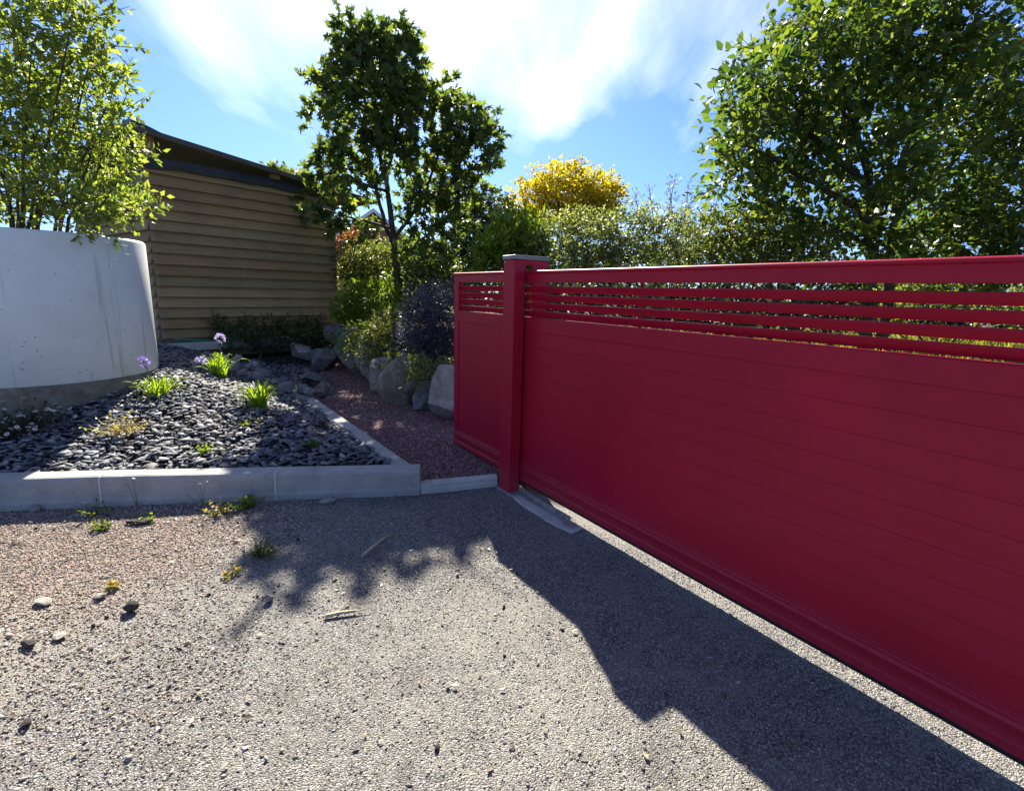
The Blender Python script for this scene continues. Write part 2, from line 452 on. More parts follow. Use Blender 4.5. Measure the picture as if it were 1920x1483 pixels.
# ------------------------------------------------------------------ mesh helpers
class MB:
    """collects vertices and faces for one mesh object"""
    def __init__(s):
        s.v, s.f, s.n = [], [], 0

    def add(s, verts, faces):
        verts = np.asarray(verts, float)
        s.v.append(verts)
        s.f.extend([tuple(int(i) + s.n for i in f) for f in faces])
        s.n += len(verts)

    def box(s, x0, x1, y0, y1, z0, z1):
        s.add([(x0, y0, z0), (x1, y0, z0), (x1, y1, z0), (x0, y1, z0), (x0, y0, z1), (x1, y0, z1), (x1, y1, z1), (x0, y1, z1)],
              [(0, 3, 2, 1), (4, 5, 6, 7), (0, 1, 5, 4), (1, 2, 6, 5), (2, 3, 7, 6), (3, 0, 4, 7)])

    def extrude(s, prof, x0, x1):
        """profile (y, z) counter-clockwise, swept along x"""
        n = len(prof)
        s.add([(x0, y, z) for y, z in prof] + [(x1, y, z) for y, z in prof],
              [tuple(range(n))[::-1], tuple(range(n, 2 * n))] + [(i, (i + 1) % n, n + (i + 1) % n, n + i) for i in range(n)])

    def tube(s, pts, r0, r1=None, seg=6, cap=True):
        pts = [np.asarray(p, float) for p in pts]
        r1 = r0 if r1 is None else r1
        n = len(pts)
        vs, fs = [], []
        up = np.array([0.3, 0.2, 1.0])
        for i, p in enumerate(pts):
            t = pts[min(i + 1, n - 1)] - pts[max(i - 1, 0)]
            t = t / (np.linalg.norm(t) + 1e-9)
            a = np.cross(t, up)
            if np.linalg.norm(a) < 0.05:
                a = np.cross(t, (1.0, 0, 0))
            a /= np.linalg.norm(a)
            b = np.cross(t, a)
            r = r0 + (r1 - r0) * i / max(1, n - 1)
            for k in range(seg):
                w = 2 * math.pi * k / seg
                vs.append(p + r * (a * math.cos(w) + b * math.sin(w)))
        for i in range(n - 1):
            for k in range(seg):
                fs.append((i * seg + k, i * seg + (k + 1) % seg, (i + 1) * seg + (k + 1) % seg, (i + 1) * seg + k))
        if cap:
            fs.append(tuple(range(seg))[::-1])
            fs.append(tuple(range((n - 1) * seg, n * seg)))
        s.add(vs, fs)

    def build(s, name, mat, parent=None, smooth=False, bevel=0.0, bseg=2):
        me = bpy.data.meshes.new(name)
        me.from_pydata(np.concatenate(s.v).tolist(), [], s.f)
        return finish(me, name, mat, parent, smooth, bevel, bseg)


def finish(me, name, mat, parent=None, smooth=False, bevel=0.0, bseg=2):
    me.materials.append(MATS[mat] if isinstance(mat, str) else mat)
    me.update()
    if smooth:
        me.polygons.foreach_set('use_smooth', [True] * len(me.polygons))
    o = bpy.data.objects.new(name, me)
    COL.objects.link(o)
    if parent is not None:
        o.parent = parent
    if bevel:
        b = o.modifiers.new('edge', 'BEVEL')
        b.width = bevel
        b.segments = bseg
        b.limit_method = 'ANGLE'
        b.angle_limit = R(35)
        b.harden_normals = False
    return o


def fast_mesh(name, V, F):
    """V (N,3), F (M,k) all faces with k corners"""
    V = np.ascontiguousarray(V, dtype=np.float32)
    F = np.ascontiguousarray(F, dtype=np.int32)
    me = bpy.data.meshes.new(name)
    me.vertices.add(len(V))
    me.vertices.foreach_set('co', V.ravel())
    k = F.shape[1]
    me.loops.add(F.size)
    me.loops.foreach_set('vertex_index', F.ravel())
    me.polygons.add(len(F))
    me.polygons.foreach_set('loop_start', np.arange(0, F.size, k, dtype=np.int32))
    me.update(calc_edges=True)
    me.validate()
    return me


def tag(o, label=None, cat=None, group=None, kind=None):
    if label:
        o['label'] = label
    if cat:
        o['category'] = cat
    if group:
        o['group'] = group
    if kind:
        o['kind'] = kind
    return o


def empty(name, loc, label, cat, group=None, rz=0.0):
    o = bpy.data.objects.new(name, None)
    COL.objects.link(o)
    o.location = loc
    o.rotation_euler = (0, 0, rz)
    o.empty_display_size = 0.1
    return tag(o, label, cat, group)


def unit(a):
    return a / (np.linalg.norm(a, axis=-1, keepdims=True) + 1e-9)


LEAF_OVAL = (np.array([(0, 0, 0), (0.30, 0.42, 0.06), (0, 1.0, -0.10), (-0.30, 0.42, 0.06), (0, 0.45, -0.03)]),
             np.array([(0, 1, 2, 4), (0, 4, 2, 3)]))
LEAF_WIDE = (np.array([(0, 0, 0), (0.28, 0.38, 0.06), (0.17, 0.76, 0.0), (0, 1.0, -0.16), (-0.17, 0.76, 0.0), (-0.28, 0.38, 0.06), (0, 0.5, -0.04)]),
             np.array([(0, 1, 2, 6), (6, 2, 3, 4), (0, 6, 4, 5)]))
LEAF_THIN = (np.array([(0, 0, 0), (0.13, 0.45, 0.02), (0, 1.0, -0.12), (-0.13, 0.45, 0.02)]), np.array([(0, 1, 2, 3)]))


def maple_template():
    # five pointed lobes round a stalk point, each lobe a folded quad
    V = [(0, 0.12, 0)]
    F = []
    for a, l in ((-105, 0.55), (-48, 0.85), (0, 1.0), (48, 0.85), (105, 0.55)):
        c = np.array([math.sin(R(a)), math.cos(R(a))])
        s = np.array([c[1], -c[0]])
        b = np.array([0, 0.12])
        p1 = b + c * l * 0.45 + s * 0.2
        p2 = b + c * l
        p3 = b + c * l * 0.45 - s * 0.2
        k = len(V)
        V += [(*p1, 0.03), (*p2, -0.16), (*p3, 0.03)]
        F.append((0, k, k + 1, k + 2))
    return np.array(V), np.array(F)


LEAF_MAPLE = maple_template()


def leaf_cloud(pts, dirs, size, tmpl, up=0.8, jit=0.55, sv=0.5):
    """place one template leaf per point, its axis along dirs, its face roughly up"""
    N = len(pts)
    T, F = tmpl
    d = unit(dirs + rng.normal(0, jit * 0.5, (N, 3)))
    nrm = rng.normal(0, jit, (N, 3)) + np.array([0, 0, up])
    x = unit(np.cross(d, nrm))
    z = np.cross(x, d)
    s = size * (1 + rng.uniform(-sv, sv, (N, 1, 1)))
    V = (T[None, :, 0:1] * x[:, None] + T[None, :, 1:2] * d[:, None] + T[None, :, 2:3] * z[:, None]) * s + pts[:, None]
    FF = F[None] + (np.arange(N) * len(T))[:, None, None]
    return V.reshape(-1, 3), FF.reshape(-1, F.shape[1])


def twigs(clumps, total, L, per, up=0.25, shell=2.4, droop=0.0, power=0.5):
    """twig starts and directions inside ellipsoid clumps, leaves spaced along each twig"""
    cl = np.array(clumps, float)
    w = (cl[:, 3] * cl[:, 4] * cl[:, 5]) ** (2 / 3.0)
    w = w / w.sum()
    nt_ = max(1, total // per)
    idx = rng.choice(len(cl), nt_, p=w)
    u = unit(rng.normal(0, 1, (nt_, 3)))
    rad = rng.uniform(0, 1, (nt_, 1)) ** (1 / shell)
    P = cl[idx, :3] + u * rad * cl[idx, 3:6]
    D = unit(u * 0.8 + rng.normal(0, 0.55, (nt_, 3)) + np.array([0, 0, up]))
    LL = L * rng.uniform(0.5, 1.25, (nt_, 1))
    t = (np.arange(per) + 0.6) / per
    pts = P[:, None] + D[:, None] * (t[None, :, None] * LL[:, None])
    pts[..., 2] -= droop * (t[None, :] ** 2) * LL
    side = unit(np.cross(D, rng.normal(0, 1, (nt_, 3))))
    sg = np.where(np.arange(per) % 2 == 0, 1.0, -1.0)
    ld = D[:, None] * 0.65 + side[:, None] * sg[None, :, None] * 0.8
    ld[:, -1] = D
    pts = pts + rng.normal(0, 0.06 * L, pts.shape)
    return pts.reshape(-1, 3), ld.reshape(-1, 3), P, P + D * LL


def sticks(A, B, r):
    """thin three-sided twigs from A to B"""
    N = len(A)
    t = unit(B - A)
    a = unit(np.cross(t, rng.normal(0, 1, (N, 3))))
    b = np.cross(t, a)
    V = []
    for P, rr in ((A, r), (B, r * 0.45)):
        for k in range(3):
            w = 2 * math.pi * k / 3
            V.append(P + rr * (a * math.cos(w) + b * math.sin(w)))
    V = np.stack(V, 1)
    F = np.array([(0, 1, 4, 3), (1, 2, 5, 4), (2, 0, 3, 5)])
    FF = F[None] + (np.arange(N) * 6)[:, None, None]
    return V.reshape(-1, 3), FF.reshape(-1, 4)


def crown(name, clumps, total, size, tmpl, mat, parent, L=0.3, per=7, up=0.25, lup=0.8, jit=0.55, shell=2.4, droop=0.0, tw=None, twr=0.004, twm='bark'):
    p, d, A, B = twigs(clumps, total, L, per, up, shell, droop)
    V, F = leaf_cloud(p, d, size, tmpl, lup, jit)
    o = finish(fast_mesh(name, V, F), name, mat, parent)
    if tw:
        k = rng.permutation(len(A))[:tw]
        V, F = sticks(A[k] - (B[k] - A[k]) * 0.4, B[k], twr)
        tag(finish(fast_mesh('twigs', V, F), 'twigs', twm, parent), kind='stuff')
    return o


def limbs(name, paths, r0s, r1, mat, parent, seg=7):
    mb = MB()
    for pth, r0 in zip(paths, r0s):
        P = [np.array(q, float) for q in pth]
        out = []
        for i in range(len(P) - 1):
            for t in np.linspace(0, 1, 5)[:-1]:
                out.append(P[i] * (1 - t) + P[i + 1] * t)
        out.append(P[-1])
        out = np.array(out)
        for _ in range(2):
            out[1:-1] = (out[:-2] + out[1:-1] * 2 + out[2:]) / 4
        out[1:-1] += rng.normal(0, r0 * 0.18, out[1:-1].shape)
        mb.tube(out, r0, r1, seg)
    return mb.build(name, mat, parent, smooth=True)


# irregular pebbles
def pebbles(P, size, flat=0.6, normal_tilt=6.0, sv=0.5, kind='oct'):
    N = len(P)
    if kind == 'oct':
        T = np.array([(1, 0, 0), (-1, 0, 0), (0, 1, 0), (0, -1, 0), (0, 0, 1), (0, 0, -1)], float)
        F = np.array([(0, 2, 4), (2, 1, 4), (1, 3, 4), (3, 0, 4), (2, 0, 5), (1, 2, 5), (3, 1, 5), (0, 3, 5)])
        V = T[None] * rng.uniform(0.6, 1.25, (N, 6, 1)) + rng.normal(0, 0.16, (N, 6, 3))
    else:                                      # flat broken plate: six-sided, bevelled top
        a = np.linspace(0, 2 * np.pi, 7)[:-1]
        ring = np.stack([np.cos(a), np.sin(a)], 1)
        rr = rng.uniform(0.45, 1.15, (N, 6, 1))
        top = np.concatenate([ring[None] * rr * rng.uniform(0.82, 1.0, (N, 6, 1)), np.ones((N, 6, 1)) + rng.normal(0, 0.25, (N, 6, 1))], 2)
        bot = np.concatenate([ring[None] * rr, -np.ones((N, 6, 1))], 2)
        V = np.concatenate([top, bot], 1)
        F = [(0, 1, 2), (0, 2, 3), (0, 3, 5), (3, 4, 5)]
        for i in range(6):
            j = (i + 1) % 6
            F += [(i, 6 + i, 6 + j), (i, 6 + j, j)]
        F = np.array(F)
    s = size * (1 + rng.uniform(-sv, sv, (N, 1, 1)))
    ax = np.stack([rng.uniform(0.85, 1.6, N), rng.uniform(0.5, 0.95, N), np.full(N, flat) * rng.uniform(0.7, 1.3, N)], 1)
    V = V * ax[:, None] * s
    yaw = rng.uniform(0, 2 * np.pi, N)
    nz = unit(np.stack([rng.normal(0, R(normal_tilt), N), rng.normal(0, R(normal_tilt), N), np.ones(N)], 1))
    x0 = np.stack([np.cos(yaw), np.sin(yaw), np.zeros(N)], 1)
    y = unit(np.cross(nz, x0))
    x = np.cross(y, nz)
    V = V[..., 0:1] * x[:, None] + V[..., 1:2] * y[:, None] + V[..., 2:3] * nz[:, None] + P[:, None]
    return V, F


def pebble_mesh(name, V, F):
    N, k, _ = V.shape
    FF = F[None] + (np.arange(N) * k)[:, None, None]
    return fast_mesh(name, V.reshape(-1, 3), FF.reshape(-1, 3))


def inside(P, poly):
    x, y = P[:, 0], P[:, 1]
    c = np.zeros(len(P), bool)
    n = len(poly)
    for i in range(n):
        (x1, y1), (x2, y2) = poly[i], poly[(i + 1) % n]
        if y1 == y2:
            continue
        k = ((y1 > y) != (y2 > y)) & (x < (x2 - x1) * (y - y1) / (y2 - y1) + x1)
        c ^= k
    return c


def scatter(poly, n, dens=None):
    p = np.array(poly)
    lo, hi = p.min(0), p.max(0)
    out = []
    got = 0
    while got < n:
        q = rng.uniform(lo, hi, (n * 2, 2))
        q = q[inside(q, poly)]
        if dens is not None:
            q = q[rng.uniform(0, 1, len(q)) < dens(q)]
        out.append(q)
        got += len(q)
    return np.concatenate(out)[:n]


def sheet(name, poly, zf, step, mat, kind='structure', thick=None):
    p = np.array(poly)
    lo, hi = p.min(0), p.max(0)
    xs = np.arange(lo[0], hi[0] + step, step)
    ys = np.arange(lo[1], hi[1] + step, step)
    X, Y = np.meshgrid(xs, ys)
    Q = np.stack([X.ravel(), Y.ravel()], 1)
    Z = zf(Q)
    V = np.concatenate([Q, Z[:, None]], 1)
    nx = len(xs)
    i = np.arange(len(ys) - 1)[:, None] * nx + np.arange(nx - 1)[None]
    F = np.stack([i, i + 1, i + nx + 1, i + nx], -1).reshape(-1, 4)
    cen = V[F].mean(1)[:, :2]
    F = F[inside(cen, poly)]
    used = np.unique(F)
    mp_ = np.full(len(V), -1)
    mp_[used] = np.arange(len(used))
    o = finish(fast_mesh(name, V[used], mp_[F]), name, mat, smooth=True)
    return tag(o, kind=kind)


def vnoise(P, f, seed=0):
    """cheap smooth value noise by summed sines"""
    r = np.random.default_rng(seed)
    out = np.zeros(len(P))
    for k in range(6):
        d = r.normal(0, 1, P.shape[1])
        out += np.sin(P @ d * f * (1 + 0.35 * k) + r.uniform(0, 6.28)) / (1 + 0.5 * k)
    return out / 3.0


# ------------------------------------------------------------------ ground
gm = MB()
gm.add([(-400, -400, -0.06), (400, -400, -0.06), (400, 800, -0.06), (-400, 800, -0.06)], [(0, 1, 2, 3)])
tag(gm.build('ground', 'turf'), kind='structure')

K0 = np.array([-3.337, 3.086])
KD = np.array([0.9842, 0.1768])                  # along the kerb, to the right
KN = np.array([-0.1768, 0.9842])                 # away from the camera
SD = np.array([-0.581, 0.814])                   # along the side kerb, away
SN = np.array([-0.814, -0.581])                  # to its inner (bed) side
CORNER = K0 + KD * 2.722                         # outer front corner of the kerb


def drive_z(Q):
    return 0.004 * vnoise(Q, 3.0, 3) + 0.003 * vnoise(Q, 9.0, 4) + 0.012 * np.clip((Q[:, 1] - 2.9) / 0.5, 0, 1) * np.clip((-1.2 - Q[:, 0]), 0, 1) - 0.005


def kl(a, b):
    return tuple(K0 + KD * a + KN * b)


drive_poly = [(-9, -3), (6, -3), (6, -1), (-0.02, 3.85), (-0.62, 3.66), kl(2.7, 0.06), kl(-6, 0.06)]
drive = sheet('driveway', drive_poly, drive_z, 0.05, 'asphalt')


def bed_z(Q):
    b = (Q - K0) @ KN
    s = (Q - CORNER) @ SN
    h = np.minimum(np.minimum(0.20 * np.maximum(0, b - 0.12), 0.32 * np.maximum(0, s - 0.13)), 0.40)
    return 0.163 + h + 0.014 * vnoise(Q, 2.2, 5) * np.clip(b - 0.15, 0, 1)


bed_poly = [kl(-8, 0.07), tuple(CORNER + SD * 0.1 + SN * 0.07), tuple(CORNER + SD * 3.3 + SN * 0.06), (-3.05, 7.6), (-3.2, 8.6), (-3.0, 11.5), (-12, 12.5), (-13, 3)]
bed = sheet('slate_bed', bed_poly, bed_z, 0.06, 'slate_dust')


def path_z(Q):
    return 0.062 + 0.02 * np.clip(Q[:, 1] - 3.7, 0, 6) + 0.006 * vnoise(Q, 3.5, 6)


path_poly = [tuple(CORNER + SD * 0.02 + SN * 0.05), (-0.6, 3.64), (-0.04, 3.83), (0.5, 4.3), (0.2, 5.2), (-0.6, 5.6), (-1.1, 6.3), (-1.9, 7.4), (-2.5, 8.6), (-3.4, 9.2), (-3.3, 7.9), (-2.95, 7.0), tuple(CORNER + SD * 3.4 + SN * 0.05)]
path = sheet('gravel_path', path_poly, path_z, 0.05, 'pink_fines')


def bank_edge(Q):
    """distance behind the boulder line"""
    pts = np.array([(-3.9, 9.6), (-3.0, 8.9), (-2.35, 8.1), (-1.7, 7.05), (-1.1, 6.2), (-0.5, 5.5), (0.6, 5.3), (9, 5.6), (14, 6)])
    return Q[:, 1] - np.interp(Q[:, 0], pts[:, 0], pts[:, 1])


def bank_z(Q):
    e = bank_edge(Q)
    return -0.05 + 0.62 * np.clip((e + 0.05) / 0.3, 0, 1) + 0.28 * np.clip(e / 3.0, 0, 1) + 0.04 * vnoise(Q, 1.3, 8)


bank_poly = [(-3.9, 9.7), (-3.0, 8.95), (-2.35, 8.15), (-1.7, 7.1), (-1.1, 6.25), (-0.5, 5.55), (0.6, 5.35), (9, 5.6), (16, 6), (24, 30), (-7, 30), (-4.2, 12.0)]
bank = sheet('garden_bank', bank_poly, bank_z, 0.12, 'soil')

# ------------------------------------------------------------------ kerbs
def kerb_block(parent_loc, ang, L, h0, h1, w, label, group, name='kerb_stone', nose=0.055, cap_end=False):
    o = empty(name, parent_loc, label, 'kerb stone', group, ang)
    j = 0.006
    mb = MB()
    sec = [(0.012, -0.12), (0.004, 0.30), (0.0, 0.32), (0.006, 0.88), (0.014, 0.95), (nose * 0.55, 1.0), (w, 1.0), (w, -0.12)]
    sec = [(-0.012, -0.3), (-0.012, 0.22), (0.0, 0.27), (0.010, 0.91), (0.022, 0.972), (0.040, 1.0), (w, 1.0), (w, -0.3)]
    n = len(sec)
    nx = 9
    vs = []
    for i in range(nx):
        x = j + (L - 2 * j) * i / (nx - 1)
        h = h0 + (h1 - h0) * i / (nx - 1)
        for y, z in sec:
            vs.append((x, y + 0.002 * math.sin(7 * x + 20 * z), z * h))
    fs = []
    for i in range(nx - 1):
        for k in range(n):
            a, b = i * n + k, i * n + (k + 1) % n
            fs.append((a, a + n, b + n, b))
    fs.append(tuple(range(n)))
    fs.append(tuple(range((nx - 1) * n, nx * n))[::-1])
    mb.add(vs, [f[::-1] for f in fs])
    mb.build('block', 'concrete', o, bevel=0.012)
    return o


ka = math.atan2(KD[1], KD[0])
js = [-5.0, -2.75, -1.65, -0.505, 0.595, 1.70, 2.722]
hh = lambda s: 0.217 - 0.012 * max(0, s)
kl_labels = {-2.75: 'last concrete kerb stone at the far left end of the kerb, outside the picture', -1.65: 'first concrete kerb stone just outside the left border of the picture', (-0.505): 'grey concrete kerb stone at the left border of the picture, before the shaded slate',
             0.595: 'middle concrete kerb stone with sunlit top and small white flowers before it',
             1.70: 'shaded concrete kerb stone ending in the rounded corner of the slate bed'}
for s0, s1 in zip(js[1:-1], js[2:]):
    p = K0 + KD * s0
    o = kerb_block((p[0], p[1], 0), ka, s1 - s0, hh(s0), hh(s1), 0.15, kl_labels[s0], 'kerb stones edging the slate bed')
    mo = MB()
    x = s1 - s0
    if s1 < 2:
        hm = hh(s1)
        mo.extrude([(-0.014, -0.03), (-0.002, 0.27 * hm), (0.008, 0.91 * hm), (0.020, 0.974 * hm), (0.040, hm + 0.001), (0.148, hm + 0.001), (0.148, -0.03)][::-1], x - 0.0075, x + 0.0075)
        mo.build('mortar_joint', 'mortar', o)
# side kerb: three blocks running back, slimmer
sa = math.atan2(SD[1], SD[0])
slabels = ['flat topped side kerb stone meeting the front corner beside the pink path', 'side kerb stone halfway along the pink gravel path', 'far side kerb stone ending under the loose rocks']
for i in range(3):
    p = CORNER + SD * (0.035 + i * 1.0) + KD * -0.004
    o = empty('kerb_stone', (p[0], p[1], 0), slabels[i], 'kerb stone', 'kerb stones edging the slate bed', sa)
    mb = MB()
    x0 = 0.004
    x1 = 0.996
    prof = [(0.0, -0.05), (0.0, 0.17), (0.008, 0.184), (0.02, 0.19), (0.122, 0.19), (0.132, 0.182), (0.132, -0.05)]
    if i == 0:
        n = len(prof)
        # mitred against the front kerb
        sh = lambda y: 0.36 * 0 + y * 0.95
        mb.add([(sh(y) * 1.0 + 0.012, y, z) for y, z in prof] + [(x1, y, z) for y, z in prof],
               [tuple(range(n)), tuple(range(n, 2 * n))[::-1]] + [(i_, n + i_, n + (i_ + 1) % n, (i_ + 1) % n) for i_ in range(n)])
        mb.build('block', 'concrete', o, bevel=0.004)
    else:
        mb.extrude(prof[::-1], x0, x1)
        mb.build('block', 'concrete', o, bevel=0.004)
    mo = MB()
    if i == 0:
        mo.add([(0.0, 0.002, 0.1885), (0.126, 0.130, 0.1885), (0.136, 0.130, 0.1885), (0.012, 0.002, 0.1885), (0.0, 0.002, 0.192), (0.126, 0.130, 0.192), (0.136, 0.130, 0.192), (0.012, 0.002, 0.192)],
               [(0, 1, 2, 3), (7, 6, 5, 4), (0, 3, 7, 4), (1, 5, 6, 2), (0, 4, 5, 1), (3, 2, 6, 7)])
    else:
        mo.extrude([(0.001, -0.04), (0.001, 0.170), (0.009, 0.183), (0.02, 0.1885), (0.122, 0.1885), (0.130, 0.181), (0.130, -0.04)][::-1], -0.0038, 0.0038)
    mo.build('mortar_joint', 'mortar', o)

# small rounded edging between the kerb and the gate post
e0 = np.array([-0.585, 3.592])
e1 = np.array([-0.092, 3.760])
ed = e1 - e0
o = empty('edging_stone', (e0[0], e0[1], 0), 'low round topped concrete edging stone between the kerb corner and the red post', 'kerb stone', None, math.atan2(ed[1], ed[0]))
mb = MB()
mb.extrude([(0, -0.05), (0.0, 0.035), (0.006, 0.04), (0.004, 0.062), (0.014, 0.078), (0.03, 0.086), (0.05, 0.086), (0.066, 0.078), (0.075, 0.06), (0.075, -0.05)][::-1], 0.0, float(np.linalg.norm(ed)))
mb.build('block', 'pale_concrete', o, bevel=0.004)
mo = MB()
mo.box(-0.082, 0.004, 0.004, 0.09, -0.03, 0.074)
mo.build('mortar_joint', 'mortar', o, bevel=0.008)

# ------------------------------------------------------------------ sliding gate with its portal post
GP = (-0.0058, 3.6113, 0.0)
GA = R(-55.974)
F0 = 0.107
gate = empty('sliding_gate', GP, 'long crimson sliding gate of smooth boards under four open slats', 'gate', None, GA)
GX0, GX1 = -1.11, 4.3


def prof_part(name, prof, x0, x1, mat='red_paint', bev=0.0015, parent=gate):
    mb = MB()
    mb.extrude([(F0 + y, z) for y, z in prof][::-1], x0, x1)
    return mb.build(name, mat, parent, bevel=bev)


T = 0.046
prof_part('top_rail', [(-0.006, 1.628), (-0.011, 1.631), (-0.011, 1.636), (-0.0102, 1.640), (-0.0085, 1.6435), (-0.0055, 1.6462), (-0.002, 1.6476), (0.002, 1.648), (T + 0.008, 1.648), (T + 0.008, 1.630), (T, 1.630), (T, 1.567), (0.0, 1.567), (0.0, 1.626)], GX0 - 0.004, GX1)
prof_part('middle_rail', [(0.0, 1.229), (0.0, 1.321), (0.004, 1.325), (T, 1.325), (T, 1.229)], GX0 + 0.082, GX1)
prof_part('bottom_rail', [(-0.006, 0.094), (-0.006, 0.128), (0.002, 0.134), (0.002, 0.156), (-0.004, 0.178), (-0.007, 0.190), (-0.002, 0.204), (-0.003, 0.214), (0.003, 0.219), (0.002, 0.228), (0.007, 0.233), (T, 0.233), (T, 0.094)], GX0, GX1)
prof_part('guide_channel', [(0.010, 0.066), (0.010, 0.0935), (T - 0.004, 0.0935), (T - 0.004, 0.066)], GX0 + 0.05, GX1, 'black_rubber')
for xa, xb in ((GX0, GX0 + 0.08), (GX1 + 0.002, GX1 + 0.082)):
    prof_part('stile', [(0.0, 0.235), (0.0, 1.565), (T, 1.565), (T, 0.235)], xa, xb)
for i in range(4):
    z0 = (1.499, 1.443, 1.388, 1.332)[i]
    prof_part('slat', [(0.030, z0), (0.0075, z0 + 0.036), (0.0085, z0 + 0.0395), (0.012, z0 + 0.042), (0.036, z0 + 0.042), (0.036, z0)], GX0 + 0.081, GX1)
for xm in (1.022, 3.2):
    prof_part('mullion', [(0.0365, 1.326), (0.0365, 1.5665), (T - 0.001, 1.5665), (T - 0.001, 1.326)], xm, xm + 0.026)
zt = 1.2285
bh = 0.1106
for i in range(9):
    z1 = zt - i * bh
    z0 = z1 - bh + 0.0006
    if i == 8:
        z0 = 0.2335
    prof_part('board', [(0.0076, z0), (0.0068, z0 + 0.0009), (0.0068, z1 - 0.0009), (0.0076, z1), (0.036, z1), (0.036, z0)], GX0 + 0.081, GX1, bev=0)

post = empty('gate_post', GP, 'crimson double gate post with grey cap straddling the gate', 'gate post', None, GA)
mb = MB()
mb.box(-0.143, 0.0, 0.0, 0.094, 0.0, 1.72)
mb.build('front_post', 'red_paint', post, bevel=0.006, bseg=3)
mb = MB()
mb.box(-0.030, 0.0, 0.160, 0.292, 0.0, 1.72)
mb.build('rear_post', 'red_paint', post, bevel=0.003, bseg=2)
mb = MB()
mb.box(-0.030, -0.003, 0.0945, 0.1595, 1.687, 1.7195)
mb.build('cross_beam', 'red_paint', post)
mb = MB()
mb.box(-0.150, 0.008, -0.007, 0.300, 1.7205, 1.750)
mb.build('cap', 'grey_cap', post, bevel=0.003)
mb = MB()
mb.box(-0.07, -0.01, 0.0945, 0.1055, 1.25, 1.60)
mb.tube([(-0.006, 0.098, 1.60), (-0.006, 0.098, 1.635)], 0.006, seg=8)
mb.build('guide_roller', 'black_rubber', post)
mb = MB()
mb.tube([(-0.125, -0.0005, 1.705), (-0.125, -0.004, 1.705)], 0.0045, seg=8)
mb.build('rivet', 'white_trim', post)
mb = MB()
mb.tube([(0.0, 0.045, 0.245), (0.003, 0.045, 0.245)], 0.008, seg=10)
mb.build('bolt', 'dusty_red_paint', post)
mb = MB()
mb.box(-0.165, 0.065, -0.02, 0.10, 0.001, 0.010)
mb.build('base_plate', 'galvanised_steel', post, bevel=0.002)

rail = empty('guide_rail', GP, 'grey steel angle track on the ground beside the red gate post', 'gate track', None, GA)
mb = MB()
mb.extrude([(0.045, 0.006), (0.045, 0.012), (0.083, 0.012), (0.083, 0.045), (0.089, 0.045), (0.089, 0.006)][::-1], 0.02, 0.62)
mb.build('angle_bar', 'galvanised_steel', rail)
mb = MB()
mb.box(0.60, 0.70, 0.02, 0.085, 0.010, 0.016)
mb.build('end_plate', 'galvanised_steel', rail, bevel=0.002)
for x in (0.12, 0.55):
    mb = MB()
    mb.tube([(x, 0.062, 0.012), (x, 0.062, 0.02)], 0.009, seg=6)
    mb.build('bolt', 'galvanised_steel', rail)
pad = empty('concrete_pad', GP, 'small broken pale concrete pad under the gate track', 'concrete pad', None, GA)
mb = MB()
outl = [(0.05, -0.005), (0.14, -0.022), (0.26, -0.03), (0.40, -0.026), (0.52, -0.034), (0.66, -0.02), (0.74, 0.0), (0.72, 0.10), (0.05, 0.10)]
n = len(outl)
mb.add([(x, y, -0.02) for x, y in outl] + [(x, y, 0.006) for x, y in outl], [tuple(range(n))[::-1], tuple(range(n, 2 * n))] + [(i, (i + 1) % n, n + (i + 1) % n, n + i) for i in range(n)])
mb.build('slab', 'pale_concrete', pad, bevel=0.004)

# ------------------------------------------------------------------ timber shed
SC = np.array([-3.584, 10.328, 0.0])
sang = math.atan2(math.cos(R(38)), math.sin(R(38)))          # local +x runs away from the camera along the wall
shed = empty('timber_shed', SC, 'dark weathered timber shed clad in wide overlapping boards', 'shed', None, sang)
# local frame: x along the wall (0 at the near right corner, negative to the left), y into the shed, z up
WL = -3.09
mb = MB()
mb.box(WL + 0.02, -0.01, 0.03, 0.10, 0.2, 3.16)
mb.box(WL + 0.02, WL + 0.09, 0.03, 4.0, 0.2, 3.16)
mb.box(-0.08, -0.01, 0.03, 4.0, 0.2, 3.16)
mb.build('wall_frame', 'dark_interior', shed)
rs = random.Random(4)
k = 0
z = 0.30
while z < 3.12:
    zt_ = min(z + 0.178, 3.165)
    mb = MB()
    lo = 0.0 + rs.uniform(-0.003, 0.003)
    x1 = 0.012 + rs.uniform(-0.006, 0.012)
    # lower edge proud, upper edge tucked behind the board above
    mb.extrude([(-0.056 + lo, z), (-0.026 + lo, z), (0.020 + lo, zt_), (0.003 + lo, zt_)][::1], WL - 0.01, x1)
    b = mb.build('board', BOARDS[rs.randrange(6)], shed, bevel=0.0)
    nm = MB()
    for xn in (-2.57, -1.92, -1.27, -0.62):
        for dz in (0.03, 0.12):
            yy = -0.056 + lo + 0.059 * dz / 0.178
            xx = xn + rs.uniform(-0.012, 0.012)
            nm.tube([(xx, yy + 0.004, z + dz), (xx, yy - 0.002, z + dz)], 0.0045, seg=6)
    tag(nm.build('nails', 'black_rubber', b), kind='stuff')
    b.rotation_euler = (0, R(rs.uniform(-0.10, 0.10)), 0)
    # the same course on the end wall that turns left
    mb = MB()
    vs = [(WL - 0.048 + lo, z), (WL - 0.020 + lo, z), (WL + 0.018 + lo, zt_), (WL + 0.001 + lo, zt_)]
    mb.add([(x, 0.0, zz) for x, zz in vs] + [(x, 4.0, zz) for x, zz in vs], [(0, 1, 2, 3), (7, 6, 5, 4), (0, 4, 5, 1), (1, 5, 6, 2), (2, 6, 7, 3), (3, 7, 4, 0)])
    mb.build('board', BOARDS[rs.randrange(6)], shed)
    z += 0.163
    k += 1
